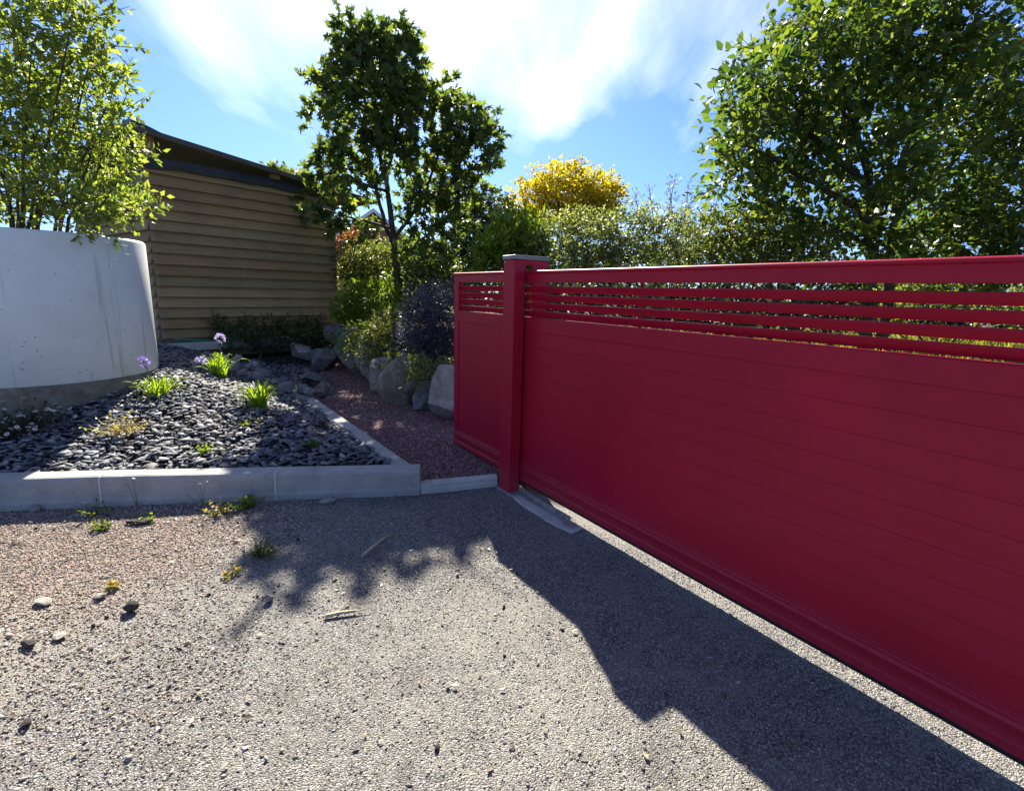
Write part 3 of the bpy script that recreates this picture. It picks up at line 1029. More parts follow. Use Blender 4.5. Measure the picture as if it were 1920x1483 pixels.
mb = MB()
mb.box(0.0, 0.03, -0.016, 4.0, 0.2, 3.15)
mb.build('corner_board', BOARDS[2], shed)
# sagging black membrane along the wall head
mb = MB()
xs = np.linspace(WL - 0.03, 0.02, 30)
zb_ = 3.155 + 0.02 * np.sin((xs + 3.2) * 1.4) - 0.04 * np.clip((-2.5 - xs), 0, 1) + 0.012 * np.sin(xs * 9)
zt2 = np.minimum(3.285 + 0.03 * np.sin((xs + 3.0) * 1.1), 3.285 - 0.100 * xs - 0.02)
vs = []
for x, a, b in zip(xs, zb_, zt2):
    vs += [(x, -0.055, a), (x, -0.065, (a + b) / 2), (x, -0.04, b), (x, 0.0, b), (x, 0.0, a)]
fs = []
for i in range(len(xs) - 1):
    for q in range(5):
        a, b = i * 5 + q, i * 5 + (q + 1) % 5
        fs.append((a, b, b + 5, a + 5))
mb.add(vs, fs)
mb.build('membrane_strip', 'membrane', shed, smooth=False)
for x in (WL + 0.05, -1.15):
    mb = MB()
    zt3 = 3.285 - 0.100 * x
    mb.box(x, x + 0.12, -0.03, 0.12, 3.2, zt3 + 0.0)
    mb.build('rafter_block', 'fresh_timber', shed)
# roof, falling towards the right, with a thin edge and an overhang
mb = MB()
rx0, rx1 = WL - 0.16, 0.95
rz = lambda x: 3.285 - 0.100 * x
vs = []
for x in (rx0, rx1):
    for y in (-0.16, 4.3):
        vs += [(x, y, rz(x)), (x, y, rz(x) + 0.045)]
mb.add(vs, [(0, 2, 6, 4), (1, 5, 7, 3), (0, 1, 3, 2), (4, 6, 7, 5), (0, 4, 5, 1), (2, 3, 7, 6)])
mb.build('roof', 'roof_sheet', shed)
mb = MB()
mb.add([(rx0, -0.17, rz(rx0) + 0.047), (rx0 + 0.42, -0.17, rz(rx0 + 0.42) + 0.047), (rx0 + 0.2, -0.17, rz(rx0) + 0.075), (rx0, -0.17, rz(rx0) + 0.11),
        (rx0, 1.2, rz(rx0) + 0.047), (rx0 + 0.42, 1.2, rz(rx0 + 0.42) + 0.047), (rx0 + 0.2, 1.2, rz(rx0) + 0.075), (rx0, 1.2, rz(rx0) + 0.11)],
       [(0, 1, 2, 3), (7, 6, 5, 4), (0, 4, 5, 1), (1, 5, 6, 2), (2, 6, 7, 3), (3, 7, 4, 0)])
mb.build('loose_membrane', 'membrane', shed)
mb = MB()
vs = []
for x in (rx0 - 0.01, rx1 + 0.01):
    for y in (-0.185, -0.161):
        vs += [(x, y, rz(x) - 0.022), (x, y, rz(x) + 0.05)]
mb.add(vs, [(0, 2, 6, 4), (1, 5, 7, 3), (0, 1, 3, 2), (4, 6, 7, 5), (0, 4, 5, 1), (2, 3, 7, 6)])
mb.build('fascia', 'fascia_board', shed)

# ------------------------------------------------------------------ round planter
PC = (-4.61, 4.88)
PR = 0.95
planter = empty('round_planter', (PC[0], PC[1], 0), 'large round grey white concrete planter with a stained footing', 'planter')


def ring(mb, prof, seg=96):
    n = len(prof)
    vs, fs = [], []
    for i in range(seg):
        a = 2 * math.pi * i / seg
        for r_, z in prof:
            vs.append((r_ * math.cos(a), r_ * math.sin(a), z))
    for i in range(seg):
        for k_ in range(n - 1):
            a, b = i * n + k_, ((i + 1) % seg) * n + k_
            fs.append((a, b, b + 1, a + 1))
    mb.add(vs, fs)


mb = MB()
ring(mb, [(PR - 0.004, 0.612), (PR, 0.617), (PR, 1.86), (PR - 0.005, 1.878), (PR - 0.016, 1.888), (PR - 0.085, 1.89), (PR - 0.092, 1.875), (PR - 0.092, 1.5)])
w = mb.build('wall', 'planter_paint', planter, smooth=True)
w.modifiers.new('edge', 'EDGE_SPLIT').split_angle = R(50)
mb = MB()
ring(mb, [(PR - 0.006, 0.0), (PR - 0.006, 0.60), (PR - 0.010, 0.613)])
mb.build('footing', 'stained_concrete', planter, smooth=True)
mb = MB()
nn = 48
mb.add([(0, 0, 1.84)] + [((PR - 0.088) * math.cos(2 * math.pi * i / nn), (PR - 0.088) * math.sin(2 * math.pi * i / nn), 1.80) for i in range(nn)], [(0, 1 + i, 1 + (i + 1) % nn) for i in range(nn)])
mb.build('soil', 'soil', planter)

# ------------------------------------------------------------------ boulders
def boulder(name, loc, size, rot, mat, label, seed, cuts=18, group='boulders holding up the bank', cat='boulder', detail=4):
    import bmesh
    r = np.random.default_rng(seed)
    bm = bmesh.new()
    bmesh.ops.create_icosphere(bm, subdivisions=detail, radius=1.0)
    V = np.array([v.co for v in bm.verts])
    # flat faces: clip the sphere with random planes
    for _ in range(cuts):
        nrm = r.normal(0, 1, 3)
        nrm /= np.linalg.norm(nrm)
        dd = r.uniform(0.40, 0.76)
        h = V @ nrm - dd
        V = V - np.where(h > 0, h * 0.985, 0)[:, None] * nrm
    V = V * (1 + 0.03 * vnoise(V, 2.5, seed)[:, None] + 0.025 * vnoise(V, 7.0, seed + 1)[:, None] + 0.014 * vnoise(V, 17.0, seed + 2)[:, None])
    V = V * (np.array(size) / 2) / np.abs(V).max(0)
    for v, c in zip(bm.verts, V):
        v.co = c
    me = bpy.data.meshes.new(name)
    bm.to_mesh(me)
    bm.free()
    o = finish(me, name, mat, smooth=True)
    es = o.modifiers.new('edge', 'EDGE_SPLIT')
    es.split_angle = R(32)
    o.location = loc
    o.rotation_euler = tuple(R(a) for a in rot)
    return tag(o, label, cat, group)


B = boulder
B('boulder', (-0.70, 5.42, 0.32), (0.56, 0.50, 0.80), (6, -8, -20), 'buff_rock', 'big pale buff boulder at the end of the gate', 21)
B('boulder', (-0.30, 5.30, 0.25), (0.40, 0.42, 0.60), (0, 5, 30), 'grey_rock', 'boulder just showing between the pale buff boulder and the gate edge', 22)
B('boulder', (-1.34, 6.12, 0.34), (0.62, 0.52, 0.82), (-4, 10, 25), 'brown_rock', 'boulder brown on its left and grey on its right, next to the pale buff one', 23)
B('boulder', (-1.72, 6.75, 0.36), (0.48, 0.46, 0.76), (5, -10, 10), 'grey_rock', 'narrow upright grey boulder in the middle of the row', 24)
B('boulder', (-2.10, 7.45, 0.40), (0.50, 0.46, 0.74), (0, 6, 50), 'grey_rock', 'grey boulder half under the trailing weeds', 25)
B('boulder', (-2.50, 8.15, 0.50), (0.72, 0.5, 0.86), (0, -12, 35), 'grey_rock', 'tall leaning grey slab where the row of boulders bends', 26)
B('boulder', (-3.02, 8.62, 0.72), (0.46, 0.42, 0.36), (4, 6, 12), 'dark_rock', 'small dark blocky boulder set on top near the shed', 27)
B('boulder', (-3.10, 8.30, 0.36), (0.66, 0.55, 0.56), (0, 8, 20), 'dark_rock', 'dark boulder at the very end of the pink path', 28)
B('boulder', (-3.62, 8.62, 0.42), (0.46, 0.4, 0.34), (0, 3, -15), 'grey_rock', 'low flat boulder in the shade left of the path end', 29)
B('boulder', (-2.52, 6.72, 0.10), (0.30, 0.74, 0.44), (0, 14, 32), 'dark_rock', 'dark sloping boulder beyond the end of the side kerb', 30)
B('boulder', (-2.80, 6.95, 0.27), (0.40, 0.42, 0.16), (4, 8, 20), 'dark_rock', 'flat blue grey slab lying over the end of the side kerb', 31)
B('boulder', (-1.02, 5.86, 0.22), (0.34, 0.34, 0.44), (10, 5, 40), 'dark_rock', 'small dark boulder wedged between the pale buff one and the brown one', 34)
B('boulder', (-1.55, 6.50, 0.26), (0.32, 0.34, 0.52), (-6, 5, 10), 'brown_rock', 'small brownish boulder filling the gap left of the brown and grey one', 35)
B('boulder', (-1.92, 7.12, 0.28), (0.34, 0.34, 0.52), (4, -5, 70), 'dark_rock', 'small dark boulder wedged beside the narrow upright grey one', 36)
B('boulder', (-2.32, 7.80, 0.36), (0.36, 0.36, 0.60), (0, 5, 20), 'brown_rock', 'brownish boulder right in front of the tall leaning slab', 37)
B('stone', (-2.29, 5.92, 0.235), (0.17, 0.13, 0.09), (8, 4, 30), 'dark_stone', 'round dark stone resting on the inner edge of the side kerb', 32, 5, 'loose stones', 'stone', 3)
B('stone', (-2.45, 6.0, 0.25), (0.20, 0.13, 0.10), (10, 14, 60), 'grey_rock', 'pale grey stone leaning on the side kerb behind the dark one', 33, 6, 'loose stones', 'stone', 3)

# ------------------------------------------------------------------ loose ground cover
# slate chips on the bed: the largest ones as pieces of their own, the rest as one mass
cc_ = np.array(PC)
chip_poly = [kl(-2.7, 0.148), tuple(CORNER + SD * 0.26 + SN * 0.132), tuple(CORNER + SD * 3.05 + SN * 0.132), (-3.05, 7.4), (-3.2, 8.5), (-4.1, 9.6), (-5.6, 7.75), (-7, 6), (-7, 2.3)]
N = 23000
dens = lambda q: np.clip(1.25 - 0.14 * (q[:, 1] - 3), 0.35, 1) * (np.linalg.norm(q - cc_, axis=1) > PR - 0.01)
q = scatter(chip_poly, N, dens)
z = bed_z(q) + rng.uniform(0.000, 0.034, N)
V, F = pebbles(np.concatenate([q, z[:, None]], 1), 0.026, 0.075, 17.0, 0.7, 'plate')
d_ = np.linalg.norm(np.concatenate([q, z[:, None] - 1.5], 1), axis=1)
ext = np.linalg.norm(V - V.mean(1, keepdims=True), axis=2).max(1)
vis = (q[:, 0] / q[:, 1] > -1.0)
rank = np.argsort(-(ext / d_) * vis)
big_, rest = rank[:280], rank[280:]
o = finish(pebble_mesh('slate_chips', V[rest], F), 'slate_chips', 'slate', bed)
tag(o, kind='stuff')
for i in big_:
    c = V[i].mean(0)
    me = fast_mesh('slate_chip', V[i] - c, F)
    o = finish(me, 'slate_chip', 'slate', bed)
    o.location = c

# larger broken slate at the far side of the bed
for i in range(42):
    t = rng.uniform(0, 1)
    e_ = CORNER + SD * (2.75 + 2.9 * t) + SN * rng.uniform(0.06, 0.9)
    x, y = e_
    P = np.array([[x, y, 0.0]])
    P[0, 2] = bed_z(P[:, :2])[0] + rng.uniform(0.01, 0.12)
    Vq, Fq = pebbles(P, rng.uniform(0.06, 0.13), 0.28, 16, 0.2, 'plate')
    me = fast_mesh('slate_slab', Vq[0] - P[0], Fq)
    o = finish(me, 'slate_slab', 'slate' if i % 3 else 'grey_rock', bed)
    o.location = P[0]

# pink chippings on the path
N = 34000
q = scatter(path_poly, N, lambda q: np.clip(1.5 - 0.17 * (q[:, 1] - 3), 0.3, 1))
z = path_z(q) + rng.uniform(-0.001, 0.006, N)
V, F = pebbles(np.concatenate([q, z[:, None]], 1), 0.0085, 0.75, 20, 0.5)
tag(finish(pebble_mesh('pink_gravel', V, F), 'pink_gravel', 'pink_chippings', path), kind='stuff')

# chippings bedded in the driveway
front = [(-3.6, 1.1), (2.2, 1.0), (-0.02, 3.80), (-0.60, 3.58), kl(2.7, -0.012), kl(-0.9, -0.012)]
N = 95000
q = scatter(front, N, lambda q: np.clip(0.45 + 0.35 * vnoise(q, 2.2, 31) + 0.45 * (q[:, 1] > 2.3 + 0.25 * vnoise(q, 3, 12)), 0.10, 1))
z = drive_z(q) + rng.uniform(-0.001, 0.002, N)
V, F = pebbles(np.concatenate([q, z[:, None]], 1), 0.0036, 0.66, 14, 0.5)
tag(finish(pebble_mesh('grey_gravel', V, F), 'grey_gravel', 'grey_chippings', drive), kind='stuff')
left = [(-3.7, 1.2), (-0.9, 1.1), (-1.1, 2.0), (-1.35, 2.7), (-1.2, 3.2), kl(2.1, -0.012), kl(-0.9, -0.012)]
N = 36000
q = scatter(left, N, lambda q: np.clip(0.55 + 0.4 * vnoise(q, 2.0, 41) - 0.3 * (q[:, 0] + 1.6), 0.05, 1) * np.clip((q[:, 1] - 0.9) / 1.2, 0.15, 1))
z = drive_z(q) + rng.uniform(0, 0.003, N)
V, F = pebbles(np.concatenate([q, z[:, None]], 1), 0.0050, 0.68, 16, 0.6)
tag(finish(pebble_mesh('buff_gravel', V, F), 'buff_gravel', 'buff_chippings', drive), kind='stuff')
# coarser grit lying between the chippings
q = scatter(front, 3600, lambda q: np.clip(0.35 + 0.5 * vnoise(q, 1.8, 51) - 0.35 * q[:, 0], 0.08, 1))
z = drive_z(q) + rng.uniform(0, 0.003, len(q))
V, F = pebbles(np.concatenate([q, z[:, None]], 1), 0.0068, 0.6, 16, 0.5)
tag(finish(pebble_mesh('coarse_grit', V, F), 'coarse_grit', 'mixed_stone', drive), kind='stuff')
# small stones one can pick out
qs = np.concatenate([scatter([kl(-0.6, -0.25), kl(-0.6, -0.02), kl(2.0, -0.02), kl(1.9, -0.18)], 90), scatter([(-3.0, 1.5), (-1.2, 1.3), (-0.9, 2.4), (-1.4, 3.1), (-3.3, 2.9)], 95), scatter([(-1.0, 1.3), (1.3, 1.25), (0.6, 1.9), (-0.1, 3.3), (-0.9, 3.2)], 22)])
for i, p_ in enumerate(qs):
    P = np.array([[p_[0], p_[1], 0.0]])
    P[0, 2] = drive_z(P[:, :2])[0] + 0.005
    sz = rng.uniform(0.007, 0.016) * (1.25 if i < 90 else 1.0)
    Vq, Fq = pebbles(P, sz, 0.6, 12, 0.1, 'plate' if i % 3 == 0 else 'oct')
    me = fast_mesh('stone', Vq[0] - P[0], Fq)
    o = finish(me, 'stone', rng.choice(['mixed_stone', 'buff_chippings', 'mixed_stone', 'dark_stone', 'pale_stone']), drive)
    o.location = P[0]
for loc, sz, mat, lab in [((-1.747, 2.10, 0.022), (0.075, 0.06, 0.055), 'dark_stone', 'dark rounded stone alone on the buff gravel'),
                          ((-1.146, 2.20, 0.018), (0.045, 0.045, 0.05), 'grey_rock', 'small grey stone at the edge of the dappled shade'),
                          ((-2.192, 2.135, 0.008), (0.10, 0.06, 0.028), 'pale_stone', 'flat cream stone on the gravel left of the dark stone'),
                          ((-1.96, 2.19, 0.010), (0.06, 0.05, 0.03), 'pale_stone', 'bluish white chip of stone above the cream one'),
                          ((-1.99, 1.85, 0.012), (0.075, 0.04, 0.035), 'dark_stone', 'thin dark stone near the left border of the gravel'),
                          ((-1.90, 1.905, 0.008), (0.07, 0.05, 0.024), 'pale_stone', 'pale stone next to the thin dark one'),
                          ((-1.291, 3.36, 0.018), (0.12, 0.06, 0.05), 'pale_stone', 'pale wedge of stone against the foot of the kerb'),
                          ((-2.33, 2.97, 0.015), (0.17, 0.06, 0.035), 'dark_stone', 'long dark flat stone at the sunlit border of the kerb shadow'),
                          ((-1.63, 1.465, 0.008), (0.06, 0.035, 0.025), 'dark_stone', 'black chip of stone in the near left of the gravel'),
                          ((-3.11, 3.09, 0.02), (0.08, 0.06, 0.06), 'grey_rock', 'angular grey stone leaning on the kerb at the far left')]:
    B('stone', loc, sz, (0, 0, rs.uniform(-30, 30)), mat, lab, rs.randrange(999), 6, 'loose stones', 'stone', 2)

# bits of dry leaf and bark strewn over the drive and the slate
q = scatter([(-3.3, 1.3), (1.4, 1.2), (-0.1, 3.6), kl(2.6, -0.02), kl(-0.5, -0.02)], 420, lambda q: np.clip(0.4 + 0.5 * vnoise(q, 1.5, 77) + 0.5 * (q[:, 1] > 2.7), 0.05, 1))
pts = np.concatenate([q, np.full((len(q), 1), 0.006)], 1)
V1, F1 = leaf_cloud(pts, np.concatenate([rng.normal(0, 1, (len(q), 2)), rng.normal(0, 0.06, (len(q), 1))], 1), 0.022, LEAF_OVAL, 2.5, 0.4)
tag(finish(fast_mesh('leaf_litter', V1, F1), 'leaf_litter', 'litter_leaf', drive), kind='stuff')

# sticks lying on the drive
def stick(pts, r, label):
    o = empty('stick', pts[0], label, 'stick', 'dry sticks on the drive')
    mb = MB()
    P = [np.array(p) - np.array(pts[0]) for p in pts]
    mb.tube([tuple(p) for p in P], r, r * 0.6, 6)
    mb.build('shaft', 'dry_wood', o, smooth=False)
    return o


stick([(-0.825, 2.63, 0.012), (-0.79, 2.73, 0.016), (-0.74, 2.88, 0.012)], 0.0085, 'pale straight stick pointing to the post in the dappled shade')
o = stick([(-0.835, 2.085, 0.009), (-0.77, 2.11, 0.012), (-0.705, 2.13, 0.010)], 0.010, 'pale split stick with a thin side shoot in the sun')
mb = MB()
mb.tube([(0.13, 0.04, 0.002), (0.19, 0.065, 0.006)], 0.004, 0.002, 5)
mb.build('shoot', 'dry_wood', o)
mb = MB()
mb.tube([(0.04, 0.02, 0.0), (0.075, 0.12, 0.006)], 0.004, 0.002, 5)
mb.build('shoot', 'dry_wood', o)

# ------------------------------------------------------------------ plants in the bed
def blade(p0, yaw, L, h, w, curl):
    """an arching strap leaf as a folded strip"""
    n = 7
    vs = []
    d = np.array([math.cos(yaw), math.sin(yaw), 0])
    s = np.array([-d[1], d[0], 0])
    for i in range(n):
        t = i / (n - 1)
        c = np.array(p0) + d * L * t + np.array([0, 0, h * math.sin(t * math.pi * curl)])
        ww = w * (1 - t ** 2.2) + 0.0006
        vs += [c - s * ww, c + np.array([0, 0, -ww * 0.5]), c + s * ww]
    fs = []
    for i in range(n - 1):
        a = i * 3
        fs += [(a, a + 1, a + 4, a + 3), (a + 1, a + 2, a + 5, a + 4)]
    return vs, fs


def agapanthus(loc, n, L, h, label, stems=()):
    o = empty('agapanthus', loc, label, 'agapanthus', 'agapanthus clumps in the slate')
    for i in range(n):
        mb = MB()
        yaw = rng.uniform(0, 2 * math.pi)
        k_ = rng.uniform(0.45, 1.0)
        vs, fs = blade((rng.uniform(-0.05, 0.05), rng.uniform(-0.05, 0.05), -0.01), yaw, L * k_ * rng.uniform(0.55, 1.1), h * rng.uniform(0.7, 1.15) * (1.25 - 0.45 * k_), 0.0075 * rng.uniform(0.7, 1.2), rng.uniform(0.5, 0.85))
        mb.add(vs, fs)
        mb.build('leaf', 'blade_green', o)
    for (dx, dy, hz, lean, mat, r_) in stems:
        mb = MB()
        pts = [(dx * t + lean * t * t, dy * t, hz * t) for t in np.linspace(0, 1, 6)]
        mb.tube(pts, 0.005, 0.0035, 6)
        st_ = mb.build('flower_stem', 'stem_green', o, smooth=True)
        top = np.array(pts[-1])
        N_ = 34
        u = unit(rng.normal(0, 1, (N_, 3)) + np.array([0, 0, 0.45]))
        ped = np.repeat(top[None], N_, 0)
        tips = ped + u * r_ * rng.uniform(0.55, 0.8, (N_, 1))
        V1, F1 = sticks(ped, tips, 0.0012)
        um = finish(fast_mesh('stalks', V1, F1), 'stalks', 'stem_green', st_)
        # six tepals per floret
        pp = np.repeat(tips, 5, 0)
        dd = np.repeat(u, 5, 0) + rng.normal(0, 0.55, (N_ * 5, 3))
        V1, F1 = leaf_cloud(pp, dd, r_ * 0.55, LEAF_THIN, 0.3, 0.5)
        finish(fast_mesh('umbel', V1, F1), 'umbel', mat, st_)
    return o


agapanthus((-3.32, 4.66, 0.40), 70, 0.31, 0.24, 'bright green agapanthus clump by the planter with a blue flower head', [(-0.13, 0.05, 0.36, -0.02, 'violet_petal', 0.045), (0.22, 0.25, 0.36, 0.05, 'lilac_petal', 0.043)])
agapanthus((-3.38, 5.76, 0.43), 80, 0.36, 0.27, 'agapanthus clump at the back of the bed below a pale lilac flower head', [(0.02, 0.06, 0.46, -0.01, 'lilac_petal', 0.05)])
agapanthus((-2.34, 4.58, 0.36), 80, 0.31, 0.25, 'flowerless agapanthus clump nearest the side kerb', [])


def tuft(name, loc, n, L, size, mat, label, cat, tmpl=LEAF_OVAL, up=0.5, spread=0.6, stemmat='stem_green', sr=0.002, group=None, flowers=None):
    """small weed: stems fanning up from one point with leaves along them"""
    o = empty(name, loc, label, cat, group)
    D = unit(np.concatenate([rng.normal(0, spread, (n, 2)), np.full((n, 1), up)], 1))
    LL = L * rng.uniform(0.4, 1.1, (n, 1))
    A = np.concatenate([rng.normal(0, 0.015, (n, 2)), np.zeros((n, 1))], 1)
    Bp = A + D * LL
    V1, F1 = sticks(A, Bp, sr)
    finish(fast_mesh('stems', V1, F1), 'stems', stemmat, o)
    per = 9
    t = rng.uniform(0.15, 1.0, (n, per, 1))
    pts = (A[:, None] + (Bp - A)[:, None] * t).reshape(-1, 3)
    dd = np.repeat(D, per, 0) * 0.5 + rng.normal(0, 0.6, (n * per, 3))
    V1, F1 = leaf_cloud(pts, dd, size, tmpl, 0.8, 0.5)
    finish(fast_mesh('leaves', V1, F1), 'leaves', mat, o)
    if flowers:
        nf, fr, fm = flowers
        for i in rng.permutation(n)[:nf]:
            daisy(o, Bp[i] + np.array([0, 0, 0.004]), fr, fm)
    return o


DAISY = {}


def daisy(parent, p, r_, mat='white_petal'):
    if mat not in DAISY:
        mb = MB()
        for k_ in range(11):
            a = 2 * math.pi * k_ / 11
            c, s_ = math.cos(a), math.sin(a)
            mb.add([(0.2 * c, 0.2 * s_, 0.0), (0.7 * c - 0.2 * s_, 0.7 * s_ + 0.2 * c, 0.05), (c, s_, 0.0), (0.7 * c + 0.2 * s_, 0.7 * s_ - 0.2 * c, 0.05)], [(0, 3, 2, 1)])
        a_ = mb.build('flower', mat)
        mb = MB()
        mb.tube([(0, 0, 0.0), (0, 0, 0.08)], 0.3, 0.2, 8)
        b_ = mb.build('flower_eye', 'daisy_eye')
        DAISY[mat] = (a_.data, b_.data)
        bpy.data.objects.remove(a_)
        bpy.data.objects.remove(b_)
    f = bpy.data.objects.new('flower', DAISY[mat][0])
    COL.objects.link(f)
    f.parent = parent
    f.location = tuple(p)
    f.scale = (r_, r_, r_)
    f.rotation_euler = (rng.normal(0.45, 0.3), rng.normal(0, 0.3), rng.uniform(0, 6))
    e = bpy.data.objects.new('flower_eye', DAISY[mat][1])
    COL.objects.link(e)
    e.parent = f


tuft('withered_shrub', (-3.13, 3.88, 0.28), 85, 0.24, 0.021, 'dry_leaf', 'half withered yellow and pink little shrub in the sunlit slate', 'shrub', spread=0.75, stemmat='dry_wood')
tuft('weed', (-2.24, 4.17, 0.30), 14, 0.10, 0.035, 'weed_leaf', 'small weed in the slate right of the withered shrub', 'weed', group='weeds in the slate')
tuft('weed', (-2.34, 3.71, 0.225), 14, 0.10, 0.03, 'lime_leaf', 'light green weed in the slate close to the front kerb', 'weed', group='weeds in the slate')
tuft('weed', (-1.60, 3.89, 0.225), 16, 0.10, 0.035, 'weed_leaf', 'dark weed in the shaded slate towards the kerb corner', 'weed', group='weeds in the slate')
tuft('weed', (-1.73, 4.37, 0.26), 18, 0.10, 0.03, 'dark_leaf', 'feathery dark weed in the shade near the side kerb', 'weed', group='weeds in the slate')
tuft('daisy_plant', (-3.86, 3.86, 0.28), 150, 0.34, 0.03, 'dark_leaf', 'mound of white daisies in the shade of the planter', 'daisy plant', spread=0.75, flowers=(80, 0.018, 'white_petal'))
for loc, n, L, sz, mat, lab, fl in [((-2.68, 3.06, 0.0), 10, 0.13, 0.02, 'weed_leaf', 'leggy weed with a pale tip at the foot of the kerb', (1, 0.012, 'white_petal')),
                                    ((-2.50, 2.87, 0.0), 20, 0.07, 0.02, 'weed_leaf', 'low bright green weed where the kerb shadow ends', None),
                                    ((-2.30, 2.98, 0.0), 10, 0.05, 0.02, 'lime_leaf', 'tiny bright green seedling by the long dark stone', None),
                                    ((-1.92, 3.10, 0.0), 22, 0.14, 0.018, 'dry_leaf', 'yellowing weed in front of the second kerb stone', (3, 0.01, 'white_petal')),
                                    ((-1.79, 3.24, 0.0), 22, 0.11, 0.024, 'lime_leaf', 'leafy green weed touching the kerb near its second joint', None),
                                    ((-1.40, 2.62, 0.0), 40, 0.12, 0.017, 'weed_leaf', 'grey green feathery weed where buff gravel meets grey', None),
                                    ((-1.43, 2.42, 0.0), 8, 0.05, 0.02, 'dry_leaf', 'small yellow weed below the feathery one', None),
                                    ((-1.95, 2.28, 0.0), 8, 0.05, 0.02, 'dry_leaf', 'small straw coloured weed on the open buff gravel', None)]:
    tuft('weed', loc, n, L, sz, mat, lab, 'weed', group='weeds on the drive', flowers=fl)


def wild(loc, heads, label):
    o = empty('wildflower', loc, label, 'wildflower', 'wildflowers before the kerb')
    mb = MB()
    for h in heads:
        mb.tube([(0, 0, 0), (h[0] * 0.4, h[1] * 0.6, h[2] * 0.6), h], 0.0016, 0.001, 4)
    mb.build('stems', 'stem_green', o)
    for h in heads:
        daisy(o, np.array(h) + np.array([0, 0, 0.002]), 0.011)


wild((-2.52, 3.20, 0.0), [(-0.08, 0, 0.22), (0.01, -0.01, 0.21), (0.02, 0, 0.13)], 'thin wildflower with three white heads before the kerb joint')
wild((-2.12, 3.27, 0.0), [(-0.06, 0, 0.15), (0.0, 0.0, 0.15), (0.05, 0, 0.17), (-0.24, 0.02, 0.09)], 'thin wildflower with white heads before the sunlit kerb stone')

# rusty ornament beside the planter
o = empty('rusty_post', (-4.24, 4.12, 0.36), 'short rusty metal post with a rounded head standing in the daisies', 'post')
mb = MB()
ring(mb, [(0.0, 0.26), (0.016, 0.256), (0.027, 0.24), (0.029, 0.22), (0.024, 0.206), (0.027, 0.196), (0.037, 0.17), (0.041, 0.1), (0.05, 0.0)], 14)
mb.build('body', 'rust', o, smooth=True)

# garden hose and pale edging at the foot of the shed
sh = lambda x, y, z: tuple(Matrix.Translation(SC) @ Matrix.Rotation(sang, 4, 'Z') @ Vector((x, y, z)))
o = empty('garden_hose', sh(-1.6, -0.35, 0.33), 'green garden hose lying along the foot of the shed', 'hose')
mb = MB()
base = np.array(sh(-1.6, -0.35, 0.33))
for k_ in range(3):
    pts = [np.array(sh(-2.98 + 0.07 * i, -0.22 + 0.03 * k_ + 0.03 * math.sin(i * 0.5 + k_), 0.56 + 0.025 * k_ + 0.02 * math.sin(i * 0.3 + k_))) - base for i in range(26)]
    mb.tube([tuple(p) for p in pts], 0.017, seg=7)
mb.build('coil', 'green_hose', o, smooth=True)
o = empty('edging_board', sh(-2.0, -0.42, 0.52), 'pale weathered edging board lying before the green hose', 'board', None, sang)
mb = MB()
mb.box(-1.2, 0.9, -0.03, 0.03, -0.05, 0.07)
mb.build('plank', 'pale_concrete', o, bevel=0.004)

# ------------------------------------------------------------------ trees and shrubs
def tree(name, base, label, cat, group=None):
    return empty(name, base, label, cat, group)


def rel(lst, base):
    b = np.array(base)
    return [[*(np.array(c[:3]) - b), *c[3:]] for c in lst]


def relp(paths, base):
    b = np.array(base)
    return [[tuple(np.array(p) - b) for p in q] for q in paths]


MAPLE = [[-2.79,9.24,5.55,0.21,0.27,0.27],[-2.49,9.28,5.48,0.25,0.25,0.25],[-2.23,9.85,5.72,0.33,0.33,0.33],[-2.81,9.05,4.98,0.46,0.46,0.4],[-2.35,9.61,5.17,0.59,0.59,0.53],[-2.0,9.75,5.07,0.35,0.47,0.47],[-3.11,9.16,4.58,0.4,0.4,0.35],[-2.47,9.01,4.39,0.59,0.59,0.49],[-2.01,9.25,4.36,0.45,0.51,0.51],[-3.4,9.67,4.28,0.31,0.33,0.33],[-2.83,9.57,3.96,0.48,0.48,0.32],[-2.17,9.12,3.78,0.4,0.4,0.35],[-3.08,9.43,3.56,0.42,0.42,0.24],[-3.56,9.69,3.4,0.29,0.29,0.16],[-2.71,9.42,3.36,0.32,0.32,0.24],[-1.3,9.65,4.84,0.24,0.24,0.24],[-0.77,10.01,4.79,0.23,0.25,0.25],[-1.45,9.7,4.4,0.37,0.37,0.37],[-0.86,9.38,4.22,0.43,0.43,0.38],[-0.52,9.16,3.95,0.19,0.21,0.21],[-1.3,9.33,3.81,0.47,0.47,0.41],[-0.82,9.51,3.74,0.38,0.38,0.36],[-1.63,9.93,3.54,0.46,0.46,0.4],[-1.08,9.8,3.35,0.43,0.43,0.35],[-1.58,9.3,3.0,0.39,0.39,0.29],[-1.19,9.97,2.91,0.42,0.42,0.27],[-1.94,9.47,3.04,0.26,0.26,0.26],[-3.78,9.71,2.99,0.25,0.25,0.14],[-3.19,9.07,2.76,0.32,0.32,0.17],[-2.91,9.06,2.63,0.21,0.21,0.15],[-1.51,9.17,2.43,0.39,0.39,0.21],[-2.79,9.92,2.57,0.27,0.27,0.13]]
